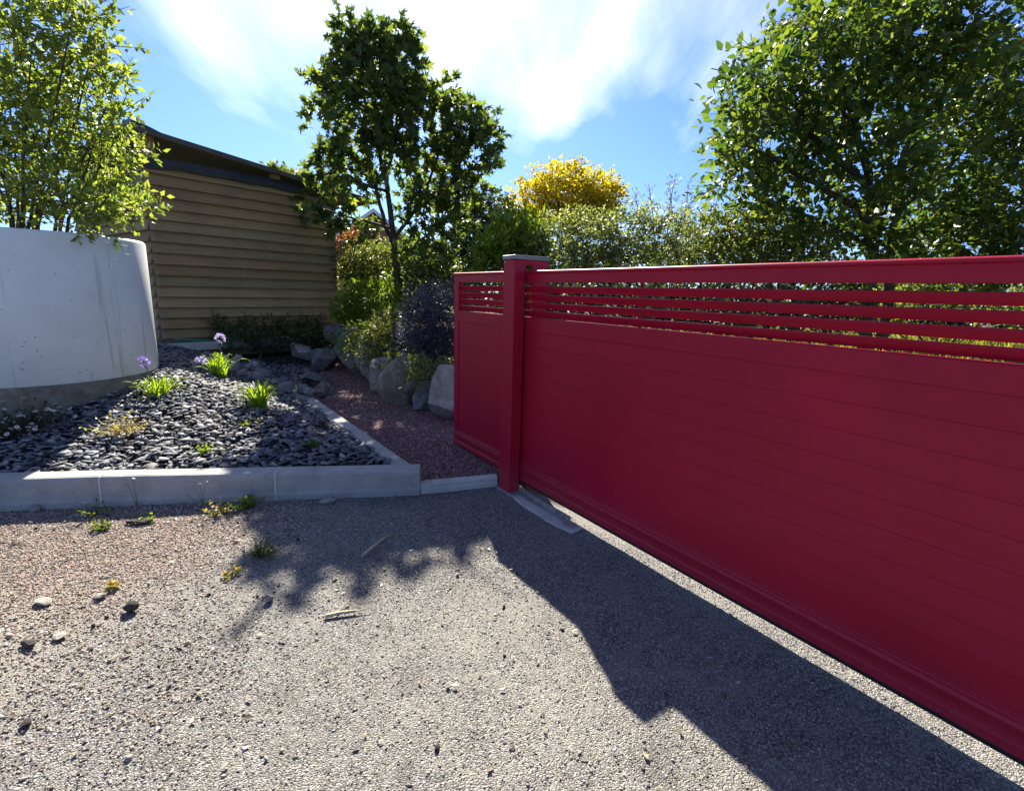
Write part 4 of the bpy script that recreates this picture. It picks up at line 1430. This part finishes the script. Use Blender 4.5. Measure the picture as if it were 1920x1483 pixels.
MAPLE_STEMS = [[[-2.09,9.5,1.08],[-2.16,9.5,1.8],[-2.22,9.5,2.45],[-2.33,9.5,3.3],[-2.43,9.5,3.83],[-2.48,9.5,4.55],[-2.5,9.5,5.29]],[[-2.2,9.5,2.17],[-2.36,9.5,2.63],[-2.52,9.5,3.25],[-2.63,9.5,3.86],[-2.87,9.5,4.87]],[[-2.24,9.6,2.37],[-1.87,9.6,2.84],[-1.48,9.6,3.57],[-1.25,9.6,4.53]],[[-2.34,9.5,3.35],[-2.11,9.5,4.13],[-2.09,9.5,5.3]],[[-2.29,9.4,3.15],[-2.62,9.4,3.23],[-3.08,9.4,3.48],[-3.45,9.4,3.39]],[[-2.19,9.3,2.52],[-2.61,9.3,2.64],[-3.07,9.3,2.72],[-3.67,9.3,2.94]],[[-1.89,9.7,2.85],[-1.16,9.7,3.42],[-0.74,9.7,4.4]],[[-2.4,9.4,3.8],[-2.82,9.4,4.26],[-3.21,9.4,4.58]],[[-2.22,9.8,1.9],[-1.77,9.8,2.4],[-1.17,9.8,2.88]]]
b0 = (MAPLE_STEMS[0][0][0], MAPLE_STEMS[0][0][1], 0.85)
MAPLE_STEMS[0][0][2] = 0.8
t = tree('maple_tree', b0, 'young two lobed maple with dark palmate leaves behind the boulders', 'tree')
limbs('trunk', relp(MAPLE_STEMS, b0), [0.075, 0.045, 0.04, 0.035, 0.03, 0.028, 0.03, 0.03, 0.03], 0.012, 'bark', t)
crown('crown', rel(MAPLE, b0), 6300, 0.112, LEAF_MAPLE, 'maple_leaf', t, L=0.26, per=7, up=0.2, lup=0.55, jit=0.5, shell=2.6, droop=0.35, tw=350, twr=0.006)

BIG = [[3.38,6.25,4.46,0.36,0.36,0.23],[3.34,6.53,4.23,0.48,0.48,0.31],[3.14,7.54,4.67,0.3,0.3,0.3],[2.94,7.15,4.36,0.18,0.18,0.18],[2.83,6.27,3.79,0.46,0.46,0.3],[4.04,6.88,4.33,0.58,0.58,0.43],[4.68,6.96,4.73,0.66,0.66,0.44],[4.94,6.39,4.53,0.61,0.61,0.4],[3.02,7.42,4.07,0.38,0.38,0.27],[2.54,6.3,3.6,0.15,0.15,0.12],[2.63,6.8,3.42,0.24,0.24,0.21],[3.05,7.03,3.51,0.52,0.52,0.33],[3.61,6.88,3.72,0.58,0.58,0.43],[4.57,7.16,3.9,0.68,0.68,0.53],[5.55,7.43,4.27,0.7,0.7,0.55],[6.63,7.82,4.57,0.66,0.66,0.66],[2.53,6.61,3.08,0.24,0.24,0.17],[3.16,7.27,3.06,0.4,0.4,0.21],[3.73,7.35,3.28,0.54,0.54,0.35],[4.01,6.63,3.12,0.49,0.49,0.35],[4.34,6.1,3.06,0.51,0.51,0.39],[6.39,7.85,3.68,0.66,0.66,0.58],[5.95,6.64,3.47,0.49,0.56,0.56],[3.11,6.67,2.67,0.28,0.28,0.14],[4.21,7.71,2.83,0.49,0.49,0.2],[4.49,7.15,2.69,0.38,0.38,0.19],[5.18,6.95,2.74,0.59,0.59,0.29],[6.39,7.49,2.89,0.63,0.63,0.47],[5.75,6.15,2.6,0.39,0.39,0.39],[5.86,7.37,2.44,0.47,0.47,0.31],[6.01,6.77,2.31,0.43,0.43,0.29],[2.32,6.26,2.76,0.17,0.17,0.13],[3.74,7.29,2.48,0.46,0.46,0.21],[3.47,7.78,2.58,0.38,0.38,0.21],[3.71,6.47,2.35,0.34,0.34,0.16],[4.52,7.23,2.39,0.38,0.38,0.2],[4.7,6.64,2.19,0.35,0.35,0.14],[5.95,7.44,2.23,0.47,0.47,0.16],[6.68,7.4,2.19,0.47,0.47,0.16],[6.29,6.49,2.26,0.41,0.41,0.27],[4.99,7.59,5.27,0.56,0.56,0.4],[3.91,7.28,5.13,0.31,0.31,0.19],[3.57,7.33,4.87,0.31,0.31,0.27],[7.2,7.58,4.82,0.64,0.72,0.72],[6.82,6.87,3.31,0.58,0.65,0.65],[7.89,7.47,4.15,0.71,0.94,0.94]]
BIG_STEMS = [[[4.85,7.0,1.82],[4.72,7.0,2.37],[4.57,7.0,2.96],[4.22,7.0,3.72],[3.84,7.0,4.43],[3.65,7.0,4.84]],[[5.21,7.2,1.84],[5.11,7.2,2.47],[5.08,7.2,3.15],[5.14,7.2,3.99],[5.11,7.2,4.85]],[[4.57,6.8,2.47],[3.96,6.8,2.84],[3.18,6.8,3.2],[2.61,6.8,3.46]],[[4.45,6.8,2.86],[3.6,6.8,3.52],[2.95,6.8,3.92],[2.65,6.8,4.27]],[[5.1,7.2,2.68],[5.7,7.2,3.23],[6.1,7.2,4.01],[6.21,7.2,4.76]],[[5.19,7.3,2.41],[5.91,7.3,2.64],[6.73,7.3,2.87]],[[4.72,6.9,2.16],[4.23,6.9,2.41],[3.65,6.9,2.59],[3.08,6.9,2.74]],[[4.17,6.9,3.62],[3.68,6.9,4.27],[3.37,6.9,4.56]]]
b0 = (BIG_STEMS[0][0][0], BIG_STEMS[0][0][1], 0.7)
for s_ in BIG_STEMS[:2]:
    s_[0][2] = 0.6
t = tree('cherry_tree', b0, 'large spreading leafy tree with several trunks rising behind the gate', 'tree')
limbs('trunk', relp(BIG_STEMS, b0), [0.085, 0.075, 0.05, 0.045, 0.04, 0.04, 0.035, 0.03], 0.012, 'bark', t)
crown('crown', rel(BIG, b0), 25000, 0.104, LEAF_WIDE, 'cherry_leaf', t, L=0.42, per=9, up=0.1, lup=0.75, jit=0.45, shell=2.2, droop=0.3, tw=1100, twr=0.006)

YEL = [[1.2,14.03,4.45,0.74,0.74,0.27],[0.66,13.51,4.13,0.54,0.54,0.28],[1.65,14.07,4.31,0.65,0.65,0.3],[2.11,13.0,4.02,0.41,0.41,0.27],[0.4,13.63,3.84,0.6,0.6,0.32],[1.19,13.35,3.9,0.73,0.73,0.34],[1.92,13.86,3.92,0.67,0.67,0.35],[2.28,13.11,3.73,0.3,0.3,0.3],[-0.03,13.95,3.67,0.32,0.32,0.23],[0.55,13.55,3.47,0.57,0.57,0.26],[1.54,13.98,3.56,0.74,0.74,0.32],[2.16,13.47,3.44,0.43,0.43,0.34],[0.22,13.42,3.21,0.34,0.34,0.2]]
YEL_STEMS = [[[1.46,13.5,1.91],[1.39,13.5,2.84],[1.09,13.5,3.48],[0.59,13.5,3.98]],[[1.39,13.5,2.84],[1.63,13.5,3.49],[1.86,13.5,4.14]],[[1.22,13.4,3.21],[0.92,13.4,3.97],[1.04,13.4,4.28]],[[1.38,13.6,2.72],[0.84,13.6,3.1],[0.28,13.6,3.47]]]
b0 = (YEL_STEMS[0][0][0], YEL_STEMS[0][0][1], 0.85)
YEL_STEMS[0][0][2] = 0.8
t = tree('golden_tree', b0, 'golden yellow leaved tree standing behind the clipped bushes', 'tree')
limbs('trunk', relp(YEL_STEMS, b0), [0.08, 0.05, 0.045, 0.045], 0.015, 'bark', t)
crown('crown', rel(YEL, b0), 13000, 0.085, LEAF_OVAL, 'golden_leaf', t, L=0.3, per=9, up=0.25, shell=2.6, droop=0.2, tw=400, twr=0.006)

TAM = [[[2.54,9.5,2.3],[2.45,9.5,2.76],[2.3,9.5,3.42]],[[2.57,9.3,2.28],[2.62,9.3,2.91],[2.71,9.3,3.57]],[[2.83,9.5,2.31],[2.99,9.5,2.95],[3.01,9.5,3.49]],[[2.4,9.4,2.29],[2.17,9.4,2.83],[2.04,9.4,3.27]],[[3.07,9.4,2.31],[3.21,9.4,2.76],[3.41,9.4,3.17]],[[2.75,9.6,2.31],[2.82,9.6,2.78],[2.69,9.6,3.5]],[[2.85,9.3,2.29],[2.8,9.3,2.83],[3.09,9.3,3.19]]]
b0 = (2.9, 9.5, 0.85)
t = tree('wispy_shrub', b0, 'wispy silver leaved shrub with bare shoots against the sky', 'shrub')
TP = relp(TAM, b0)
for s_ in TP:
    s_[0] = (s_[0][0] * 0.3, s_[0][1] * 0.3, 0.0)
limbs('stems', TP, [0.016] * len(TP), 0.004, 'pale_bark', t, 5)
pts, dd = [], []
for s_ in TP:
    a_, b_, c_ = [np.array(v) for v in s_]
    for _ in range(150):
        u = rng.uniform(0.15, 1.0)
        p_ = a_ + (b_ - a_) * u * 2 if u < 0.5 else b_ + (c_ - b_) * (u - 0.5) * 2
        pts.append(p_ + rng.normal(0, 0.10, 3) * (1.15 - 0.7 * u))
        dd.append(rng.normal(0, 0.6, 3) + np.array([0, 0, 0.8]))
V1, F1 = leaf_cloud(np.array(pts), np.array(dd), 0.065, LEAF_THIN, 0.3, 0.6)
finish(fast_mesh('foliage', V1, F1), 'foliage', 'silver_leaf', t)


def shrub(key, base_z, n, size, tmpl, mat, name, label, cat='shrub', group=None, L=0.16, per=7, up=0.35, lup=0.7, jit=0.6, droop=0.1, tw=150, twr=0.004, shell=2.4, stems=5, twm='bark'):
    cl_ = np.array(key)
    b_ = np.array([cl_[:, 0].mean(), cl_[:, 1].mean(), base_z])
    o_ = empty(name, tuple(b_), label, cat, group)
    r_ = rel(key, b_)
    crown('foliage', r_, n, size, tmpl, mat, o_, L, per, up, lup, jit, shell, droop, tw, twr, twm)
    if stems:
        idx = rng.permutation(len(r_))[:stems]
        ps = [[(rng.normal(0, 0.06), rng.normal(0, 0.06), 0.0), tuple(np.array(r_[i][:3]) * np.array([0.45, 0.45, 0.6])), tuple(r_[i][:3])] for i in idx]
        limbs('stems', ps, [0.018] * len(ps), 0.005, twm, o_, 5)
    return o_


shrub([[0.32,7.41,2.04,0.2,0.23,0.23],[0.61,7.42,2.23,0.28,0.34,0.34],[0.92,7.21,2.29,0.27,0.3,0.3],[1.15,7.05,2.21,0.3,0.33,0.33],[0.72,6.89,1.91,0.33,0.33,0.19],[1.15,7.12,1.92,0.37,0.37,0.18]], 0.7, 9000, 0.042, LEAF_OVAL, 'olive_leaf', 'bush', 'olive green small leaved bush under the golden tree', 'bush', 'clipped bushes behind the gate')
shrub([[1.5,7.03,2.29,0.31,0.31,0.31],[1.78,6.89,2.28,0.3,0.33,0.33],[2.07,6.91,2.22,0.29,0.32,0.32],[1.5,6.91,1.95,0.36,0.36,0.19],[2.08,7.34,1.98,0.39,0.39,0.19],[2.39,7.09,2.04,0.31,0.31,0.24]], 0.7, 9500, 0.040, LEAF_OVAL, 'olive_leaf', 'bush', 'grey olive bush right of the golden tree, under the wispy shoots', 'bush', 'clipped bushes behind the gate')
shrub([[2.66,7.3,2.28,0.32,0.34,0.34],[3.11,7.52,2.38,0.35,0.35,0.33],[3.45,7.42,2.34,0.36,0.36,0.31],[2.71,6.98,2.0,0.37,0.37,0.19],[3.24,7.04,2.02,0.37,0.37,0.18],[3.81,7.5,2.18,0.36,0.36,0.27],[3.8,6.8,2.13,0.32,0.32,0.21]], 0.7, 6500, 0.060, LEAF_OVAL, 'weed_leaf', 'bush', 'green bush left of the big tree trunks behind the gate', 'bush', 'clipped bushes behind the gate')
shrub([[-0.25,7.5,2.07,0.19,0.24,0.24],[-0.11,7.89,2.33,0.22,0.22,0.22],[-0.32,7.49,1.88,0.17,0.17,0.17],[0.17,7.77,2.22,0.23,0.25,0.25],[0.14,7.82,1.95,0.3,0.3,0.16],[-0.05,7.53,1.97,0.24,0.24,0.21]], 0.7, 4200, 0.13, LEAF_THIN, 'lime_leaf', 'bamboo', 'light green bamboo with narrow leaves right behind the post', 'bamboo', L=0.3, per=6, up=0.5)
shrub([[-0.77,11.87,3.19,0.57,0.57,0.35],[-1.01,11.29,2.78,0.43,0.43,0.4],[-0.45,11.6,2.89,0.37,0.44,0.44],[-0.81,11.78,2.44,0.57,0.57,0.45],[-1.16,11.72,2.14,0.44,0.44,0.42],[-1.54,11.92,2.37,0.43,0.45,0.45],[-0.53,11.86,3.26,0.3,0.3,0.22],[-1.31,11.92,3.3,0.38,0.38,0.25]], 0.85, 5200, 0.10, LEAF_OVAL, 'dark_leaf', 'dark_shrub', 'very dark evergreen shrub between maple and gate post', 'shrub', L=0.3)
shrub([[-1.8,9.96,2.12,0.46,0.46,0.36],[-1.31,9.37,1.91,0.39,0.39,0.34],[-1.78,9.86,1.62,0.42,0.42,0.35],[-1.97,9.32,1.89,0.29,0.29,0.29],[-1.14,9.61,1.64,0.3,0.34,0.34]], 0.8, 3800, 0.085, LEAF_OVAL, 'maple_leaf', 'dark_shrub', 'dark shrub right of the maple trunk', 'shrub', L=0.25)
shrub([[-3.29,10.5,2.01,0.38,0.38,0.38],[-2.94,10.8,2.04,0.41,0.41,0.41],[-2.58,10.88,1.95,0.3,0.39,0.39],[-3.33,10.42,1.7,0.29,0.29,0.26],[-2.98,10.52,1.65,0.44,0.44,0.24]], 0.8, 8000, 0.055, LEAF_OVAL, 'weed_leaf', 'hedge_shrub', 'grey green sunlit shrub behind the corner of the shed', 'shrub', L=0.2)
shrub([[-2.52,8.85,1.32,0.34,0.34,0.24],[-2.3,9.27,1.32,0.27,0.27,0.23],[-2.84,8.81,1.13,0.26,0.26,0.2],[-2.06,8.81,1.06,0.2,0.22,0.22],[-2.78,8.91,0.9,0.32,0.32,0.19],[-2.44,8.84,0.96,0.28,0.28,0.22]], 0.8, 7000, 0.055, LEAF_OVAL, 'lime_leaf', 'bright_shrub', 'round bright lime green shrub left of the maple trunk', 'shrub', L=0.2)
shrub([[-2.18,7.59,0.83,0.24,0.24,0.16],[-1.86,7.58,0.72,0.27,0.27,0.19],[-1.57,7.55,0.66,0.27,0.27,0.21],[-1.97,7.11,0.65,0.13,0.13,0.1],[-1.53,6.96,0.5,0.22,0.22,0.1],[-1.39,7.66,0.49,0.24,0.24,0.18],[-1.81,7.39,0.98,0.23,0.23,0.17],[-2.2,6.9,0.78,0.15,0.15,0.12],[-1.95,7.63,0.49,0.18,0.18,0.1],[-1.52,7.69,0.31,0.13,0.13,0.06],[-0.96,5.58,0.63,0.15,0.15,0.07],[-0.77,5.85,0.62,0.09,0.1,0.1],[-1.15,5.67,0.63,0.13,0.13,0.07],[-1.56,6.55,0.55,0.15,0.15,0.1],[-2.0,7.35,0.55,0.17,0.17,0.11],[-2.28,7.53,0.65,0.16,0.16,0.11],[-2.69,8.11,0.67,0.15,0.15,0.09]], 0.62, 13000, 0.055, LEAF_THIN, 'weed_leaf', 'trailing_weeds', 'tangle of weeds trailing over the boulders', 'weeds', L=0.22, droop=0.5, up=0.2)
shrub([[-1.16,6.8,1.24,0.26,0.26,0.23],[-0.88,6.52,1.33,0.16,0.21,0.21],[-1.26,6.72,1.0,0.23,0.23,0.21],[-0.99,6.82,0.96,0.23,0.26,0.26],[-0.88,6.68,0.7,0.14,0.18,0.18],[-1.14,6.63,0.77,0.18,0.18,0.14],[-1.37,6.76,0.82,0.17,0.17,0.16],[-1.05,6.73,0.58,0.16,0.16,0.11],[-0.81,6.58,0.5,0.08,0.08,0.08]], 0.60, 11000, 0.045, LEAF_THIN, 'purple_leaf', 'purple_shrub', 'grey purple feathery shrub leaning beside the gate end', 'shrub', L=0.22, up=0.6)
shrub([[-4.4,13.65,2.7,0.32,0.32,0.2],[-4.08,13.75,2.69,0.29,0.29,0.2],[-4.44,13.38,2.8,0.23,0.23,0.17]], 0.85, 500, 0.09, LEAF_OVAL, 'red_leaf', 'red_shrub', 'reddish leaved shrub peeping out at the shed corner', 'shrub', L=0.2)
shrub([[-7.37,17.07,4.86,0.43,0.43,0.22],[-7.56,16.93,4.92,0.25,0.25,0.14],[-6.76,16.59,4.69,0.31,0.31,0.17],[-7.12,16.85,4.54,0.53,0.53,0.28]], 0.0, 1500, 0.12, LEAF_OVAL, 'weed_leaf', 'far_tree', 'tree top showing just above the shed roof', 'tree', L=0.3, stems=2)
shrub([[-4.86,8.37,0.81,0.12,0.07,0.12],[-4.62,8.23,0.69,0.17,0.1,0.14],[-4.46,8.61,0.72,0.24,0.14,0.16],[-4.22,8.87,0.72,0.24,0.15,0.17],[-3.96,9.14,0.73,0.27,0.16,0.17],[-3.71,9.48,0.73,0.26,0.16,0.18],[-4.09,8.39,0.58,0.3,0.18,0.11],[-3.74,8.82,0.55,0.32,0.19,0.11],[-3.46,9.05,0.54,0.23,0.14,0.11],[-4.38,8.1,0.6,0.2,0.12,0.1]], 0.35, 4600, 0.075, LEAF_THIN, 'cover_leaf', 'ground_cover_plant', 'dark green low shrubs growing along the foot of the shed', 'shrub', L=0.16, stems=4)
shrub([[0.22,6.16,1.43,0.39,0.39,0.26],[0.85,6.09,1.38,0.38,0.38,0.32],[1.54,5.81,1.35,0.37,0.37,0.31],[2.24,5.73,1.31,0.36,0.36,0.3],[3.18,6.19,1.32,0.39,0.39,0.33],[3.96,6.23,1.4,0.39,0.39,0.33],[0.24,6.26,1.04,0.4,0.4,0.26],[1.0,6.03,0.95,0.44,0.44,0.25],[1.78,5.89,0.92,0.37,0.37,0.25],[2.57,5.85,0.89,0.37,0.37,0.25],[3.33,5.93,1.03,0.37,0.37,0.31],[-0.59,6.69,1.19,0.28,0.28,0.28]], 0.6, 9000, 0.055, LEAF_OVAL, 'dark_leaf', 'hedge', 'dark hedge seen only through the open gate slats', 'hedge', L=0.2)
shrub([[5.23,7.57,1.7,0.4,0.4,0.32],[6.17,7.97,1.69,0.5,0.5,0.38],[6.42,7.51,1.73,0.47,0.47,0.36],[7.15,7.62,1.71,0.48,0.48,0.32],[7.74,7.72,1.61,0.41,0.41,0.41],[5.25,7.49,1.24,0.47,0.47,0.24]], 0.6, 4000, 0.07, LEAF_OVAL, 'weed_leaf', 'hedge', 'lighter hedge seen through the slats on the right', 'hedge', L=0.2)

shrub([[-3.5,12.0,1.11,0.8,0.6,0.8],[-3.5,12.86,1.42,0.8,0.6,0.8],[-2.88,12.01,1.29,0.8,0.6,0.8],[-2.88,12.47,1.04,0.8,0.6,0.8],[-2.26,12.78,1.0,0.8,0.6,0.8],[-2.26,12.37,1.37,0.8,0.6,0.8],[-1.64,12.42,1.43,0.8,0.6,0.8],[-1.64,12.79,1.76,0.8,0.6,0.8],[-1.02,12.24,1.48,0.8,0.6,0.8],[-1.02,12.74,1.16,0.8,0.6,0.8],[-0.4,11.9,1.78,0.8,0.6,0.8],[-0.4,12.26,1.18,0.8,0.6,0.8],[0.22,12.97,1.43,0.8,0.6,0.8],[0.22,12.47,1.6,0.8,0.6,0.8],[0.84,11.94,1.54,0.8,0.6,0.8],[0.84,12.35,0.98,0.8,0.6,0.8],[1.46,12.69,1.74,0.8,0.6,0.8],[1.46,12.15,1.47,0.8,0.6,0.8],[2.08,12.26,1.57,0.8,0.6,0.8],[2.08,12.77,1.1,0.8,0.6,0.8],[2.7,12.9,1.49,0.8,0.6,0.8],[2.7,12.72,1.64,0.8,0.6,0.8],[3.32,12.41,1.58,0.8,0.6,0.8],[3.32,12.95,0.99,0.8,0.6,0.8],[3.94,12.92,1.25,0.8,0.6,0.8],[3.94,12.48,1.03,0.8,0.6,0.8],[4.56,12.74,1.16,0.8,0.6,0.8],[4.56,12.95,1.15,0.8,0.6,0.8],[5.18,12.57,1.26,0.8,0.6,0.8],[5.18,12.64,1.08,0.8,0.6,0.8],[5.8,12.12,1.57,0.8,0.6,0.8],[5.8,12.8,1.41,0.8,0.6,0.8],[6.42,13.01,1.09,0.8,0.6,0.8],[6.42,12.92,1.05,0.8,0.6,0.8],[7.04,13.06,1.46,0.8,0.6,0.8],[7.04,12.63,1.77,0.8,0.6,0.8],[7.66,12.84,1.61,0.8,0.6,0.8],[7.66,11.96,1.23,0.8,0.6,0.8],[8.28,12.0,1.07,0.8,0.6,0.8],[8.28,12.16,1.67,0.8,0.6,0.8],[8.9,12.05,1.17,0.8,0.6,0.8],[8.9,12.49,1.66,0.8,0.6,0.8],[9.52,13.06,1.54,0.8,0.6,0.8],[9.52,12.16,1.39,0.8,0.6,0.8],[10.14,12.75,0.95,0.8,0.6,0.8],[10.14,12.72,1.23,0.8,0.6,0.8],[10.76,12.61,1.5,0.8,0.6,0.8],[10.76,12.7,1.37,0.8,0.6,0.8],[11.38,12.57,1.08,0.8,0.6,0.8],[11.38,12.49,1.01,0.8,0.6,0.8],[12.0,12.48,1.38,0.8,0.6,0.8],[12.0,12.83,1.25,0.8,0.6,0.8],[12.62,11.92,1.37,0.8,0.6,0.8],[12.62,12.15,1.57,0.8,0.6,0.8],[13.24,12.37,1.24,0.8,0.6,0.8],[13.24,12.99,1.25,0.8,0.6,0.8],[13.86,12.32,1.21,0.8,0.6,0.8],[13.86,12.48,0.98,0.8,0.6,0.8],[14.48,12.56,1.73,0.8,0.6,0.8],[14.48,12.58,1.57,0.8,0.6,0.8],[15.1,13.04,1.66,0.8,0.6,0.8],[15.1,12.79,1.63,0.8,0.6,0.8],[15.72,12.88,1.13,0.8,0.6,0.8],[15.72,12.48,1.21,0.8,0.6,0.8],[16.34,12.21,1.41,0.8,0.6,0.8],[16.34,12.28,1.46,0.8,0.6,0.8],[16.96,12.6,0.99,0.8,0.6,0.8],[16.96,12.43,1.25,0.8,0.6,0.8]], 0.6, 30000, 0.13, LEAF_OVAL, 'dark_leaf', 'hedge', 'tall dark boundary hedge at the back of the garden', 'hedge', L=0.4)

# shrub growing out of the planter
PS = [[-4.12,4.77,3.53,0.3,0.3,0.3],[-3.83,4.92,3.6,0.24,0.24,0.23],[-4.19,4.63,3.15,0.34,0.34,0.29],[-4.06,4.97,3.33,0.29,0.29,0.26],[-3.65,4.87,3.34,0.21,0.21,0.18],[-3.31,4.59,3.36,0.11,0.11,0.09],[-4.09,4.61,2.82,0.34,0.34,0.24],[-4.28,5.36,3.1,0.34,0.34,0.26],[-3.73,5.11,3.08,0.18,0.18,0.18],[-4.56,4.91,2.55,0.31,0.31,0.26],[-4.3,5.07,2.64,0.32,0.32,0.25],[-3.66,4.76,2.6,0.27,0.27,0.22],[-3.43,4.78,2.72,0.13,0.15,0.15],[-4.18,4.59,2.18,0.29,0.29,0.21],[-3.79,4.57,2.19,0.27,0.27,0.21],[-3.95,5.21,2.35,0.25,0.25,0.22],[-3.72,5.21,2.55,0.13,0.14,0.14],[-3.18,4.53,2.14,0.11,0.11,0.08],[-3.6,4.81,2.08,0.17,0.17,0.11],[-3.76,4.6,2.0,0.24,0.24,0.09],[-3.72,4.92,3.77,0.15,0.15,0.13],[-4.18,5.05,3.91,0.27,0.27,0.21],[-4.82,4.99,3.45,0.32,0.42,0.42],[-4.69,4.64,2.69,0.34,0.39,0.39],[-5.22,5.12,2.3,0.32,0.32,0.32]]
PST = [[[-4.88,5.13,1.76],[-4.82,5.13,2.16],[-4.76,5.13,2.62],[-4.74,5.14,3.42]],[[-4.42,4.68,1.74],[-4.36,4.68,2.11],[-4.26,4.68,2.59],[-4.01,4.61,3.35]],[[-4.38,4.68,1.74],[-4.28,4.68,2.11],[-4.05,4.68,2.66],[-3.52,4.41,3.38]],[[-4.68,5.04,1.76],[-4.54,5.04,2.16],[-4.2,5.04,2.64],[-3.74,4.88,3.38]],[[-4.91,5.23,1.77],[-4.85,5.23,2.18],[-4.75,5.23,2.88],[-4.81,5.47,4.01]],[[-4.52,4.89,1.75],[-4.38,4.89,2.14],[-4.04,4.89,2.4],[-3.65,4.88,3.01]],[[-4.15,4.69,1.75],[-4.05,4.69,2.11],[-3.86,4.69,2.23],[-3.66,4.72,2.7]],[[-4.54,5.18,1.78],[-4.42,5.18,2.18],[-4.16,5.18,2.36],[-3.56,4.92,2.84]],[[-4.51,5.17,1.78],[-4.43,5.17,2.18],[-4.27,5.17,2.57],[-3.96,5.01,3.26]],[[-4.74,5.17,1.77],[-4.65,5.17,2.17],[-4.45,5.17,2.78],[-4.04,4.88,3.59]],[[-4.45,4.65,1.74],[-4.42,4.65,2.1],[-4.47,4.65,2.45],[-4.53,4.65,3.11]],[[-4.59,4.77,1.74],[-4.55,4.77,2.11],[-4.64,4.77,2.27],[-4.57,4.67,2.75]],[[-4.18,4.84,1.76],[-4.07,4.84,2.14],[-3.87,4.84,2.05],[-3.48,4.63,2.3]],[[-4.55,4.92,1.76],[-4.46,4.92,2.14],[-4.29,4.92,2.33],[-4.23,5.1,2.93]]]
b0 = (-4.61, 4.9, 1.8)
t = tree('planter_shrub', b0, 'tall yellow green privet like shrub growing out of the round planter', 'shrub')
ps = relp(PST, b0)
for s_ in ps:
    s_[0] = (max(-0.65, min(0.65, s_[0][0])), max(-0.4, min(0.4, s_[0][1])), -0.02)
limbs('stems', ps, [0.017] * len(ps), 0.005, 'bark', t, 6)
crown('foliage', rel(PS, b0), 10500, 0.058, LEAF_OVAL, 'privet_leaf', t, L=0.21, per=9, up=0.35, lup=0.4, jit=0.6, shell=2.0, droop=0.05, tw=900, twr=0.0045)

# grass tufts on the bank behind the gate and at its foot
o = None
q = scatter([(-0.4, 5.9), (8, 5.9), (9, 9), (0, 9)], 9000)
zq = bank_z(q)
pts = np.concatenate([q, zq[:, None]], 1)
dd = np.concatenate([rng.normal(0, 0.5, (len(q), 2)), np.ones((len(q), 1))], 1)
V1, F1 = leaf_cloud(pts, dd, 0.16, LEAF_THIN, 0.2, 0.5)
tag(finish(fast_mesh('bank_grass', V1, F1), 'bank_grass', 'grass_blade', bank), kind='stuff')

# house far behind
hb = empty('brick_house', (-6.9, 25.5, 0), 'small red brick house glimpsed between shed and maple trunk', 'house', None, R(20))
mb = MB()
mb.box(-2.6, 2.6, 0, 6, 0, 3.1)
mb.add([(-2.6, 0, 3.1), (2.6, 0, 3.1), (0, 0, 5.0), (-2.6, 6, 3.1), (2.6, 6, 3.1), (0, 6, 5.0)], [(0, 1, 2), (5, 4, 3)])
mb.build('wall', 'house_brick', hb)
mb = MB()
for sx in (-1, 1):
    mb.add([(sx * 2.9, -0.2, 2.92), (0, -0.2, 5.06), (0, 6.2, 5.06), (sx * 2.9, 6.2, 2.92), (sx * 2.9, -0.2, 3.02), (0, -0.2, 5.16), (0, 6.2, 5.16), (sx * 2.9, 6.2, 3.02)],
           [(0, 1, 2, 3), (7, 6, 5, 4), (0, 4, 5, 1), (1, 5, 6, 2), (2, 6, 7, 3), (3, 7, 4, 0)])
mb.build('roof', 'roof_tile', hb)
for sx in (-1, 1):
    mb = MB()
    mb.add([(sx * 2.92, -0.26, 2.86), (0, -0.26, 5.02), (0, -0.21, 5.02), (sx * 2.92, -0.21, 2.86), (sx * 2.92, -0.26, 3.04), (0, -0.26, 5.20), (0, -0.21, 5.20), (sx * 2.92, -0.21, 3.04)],
           [(0, 1, 2, 3), (7, 6, 5, 4), (0, 4, 5, 1), (1, 5, 6, 2), (2, 6, 7, 3), (3, 7, 4, 0)])
    mb.build('verge_board', 'white_trim', hb)
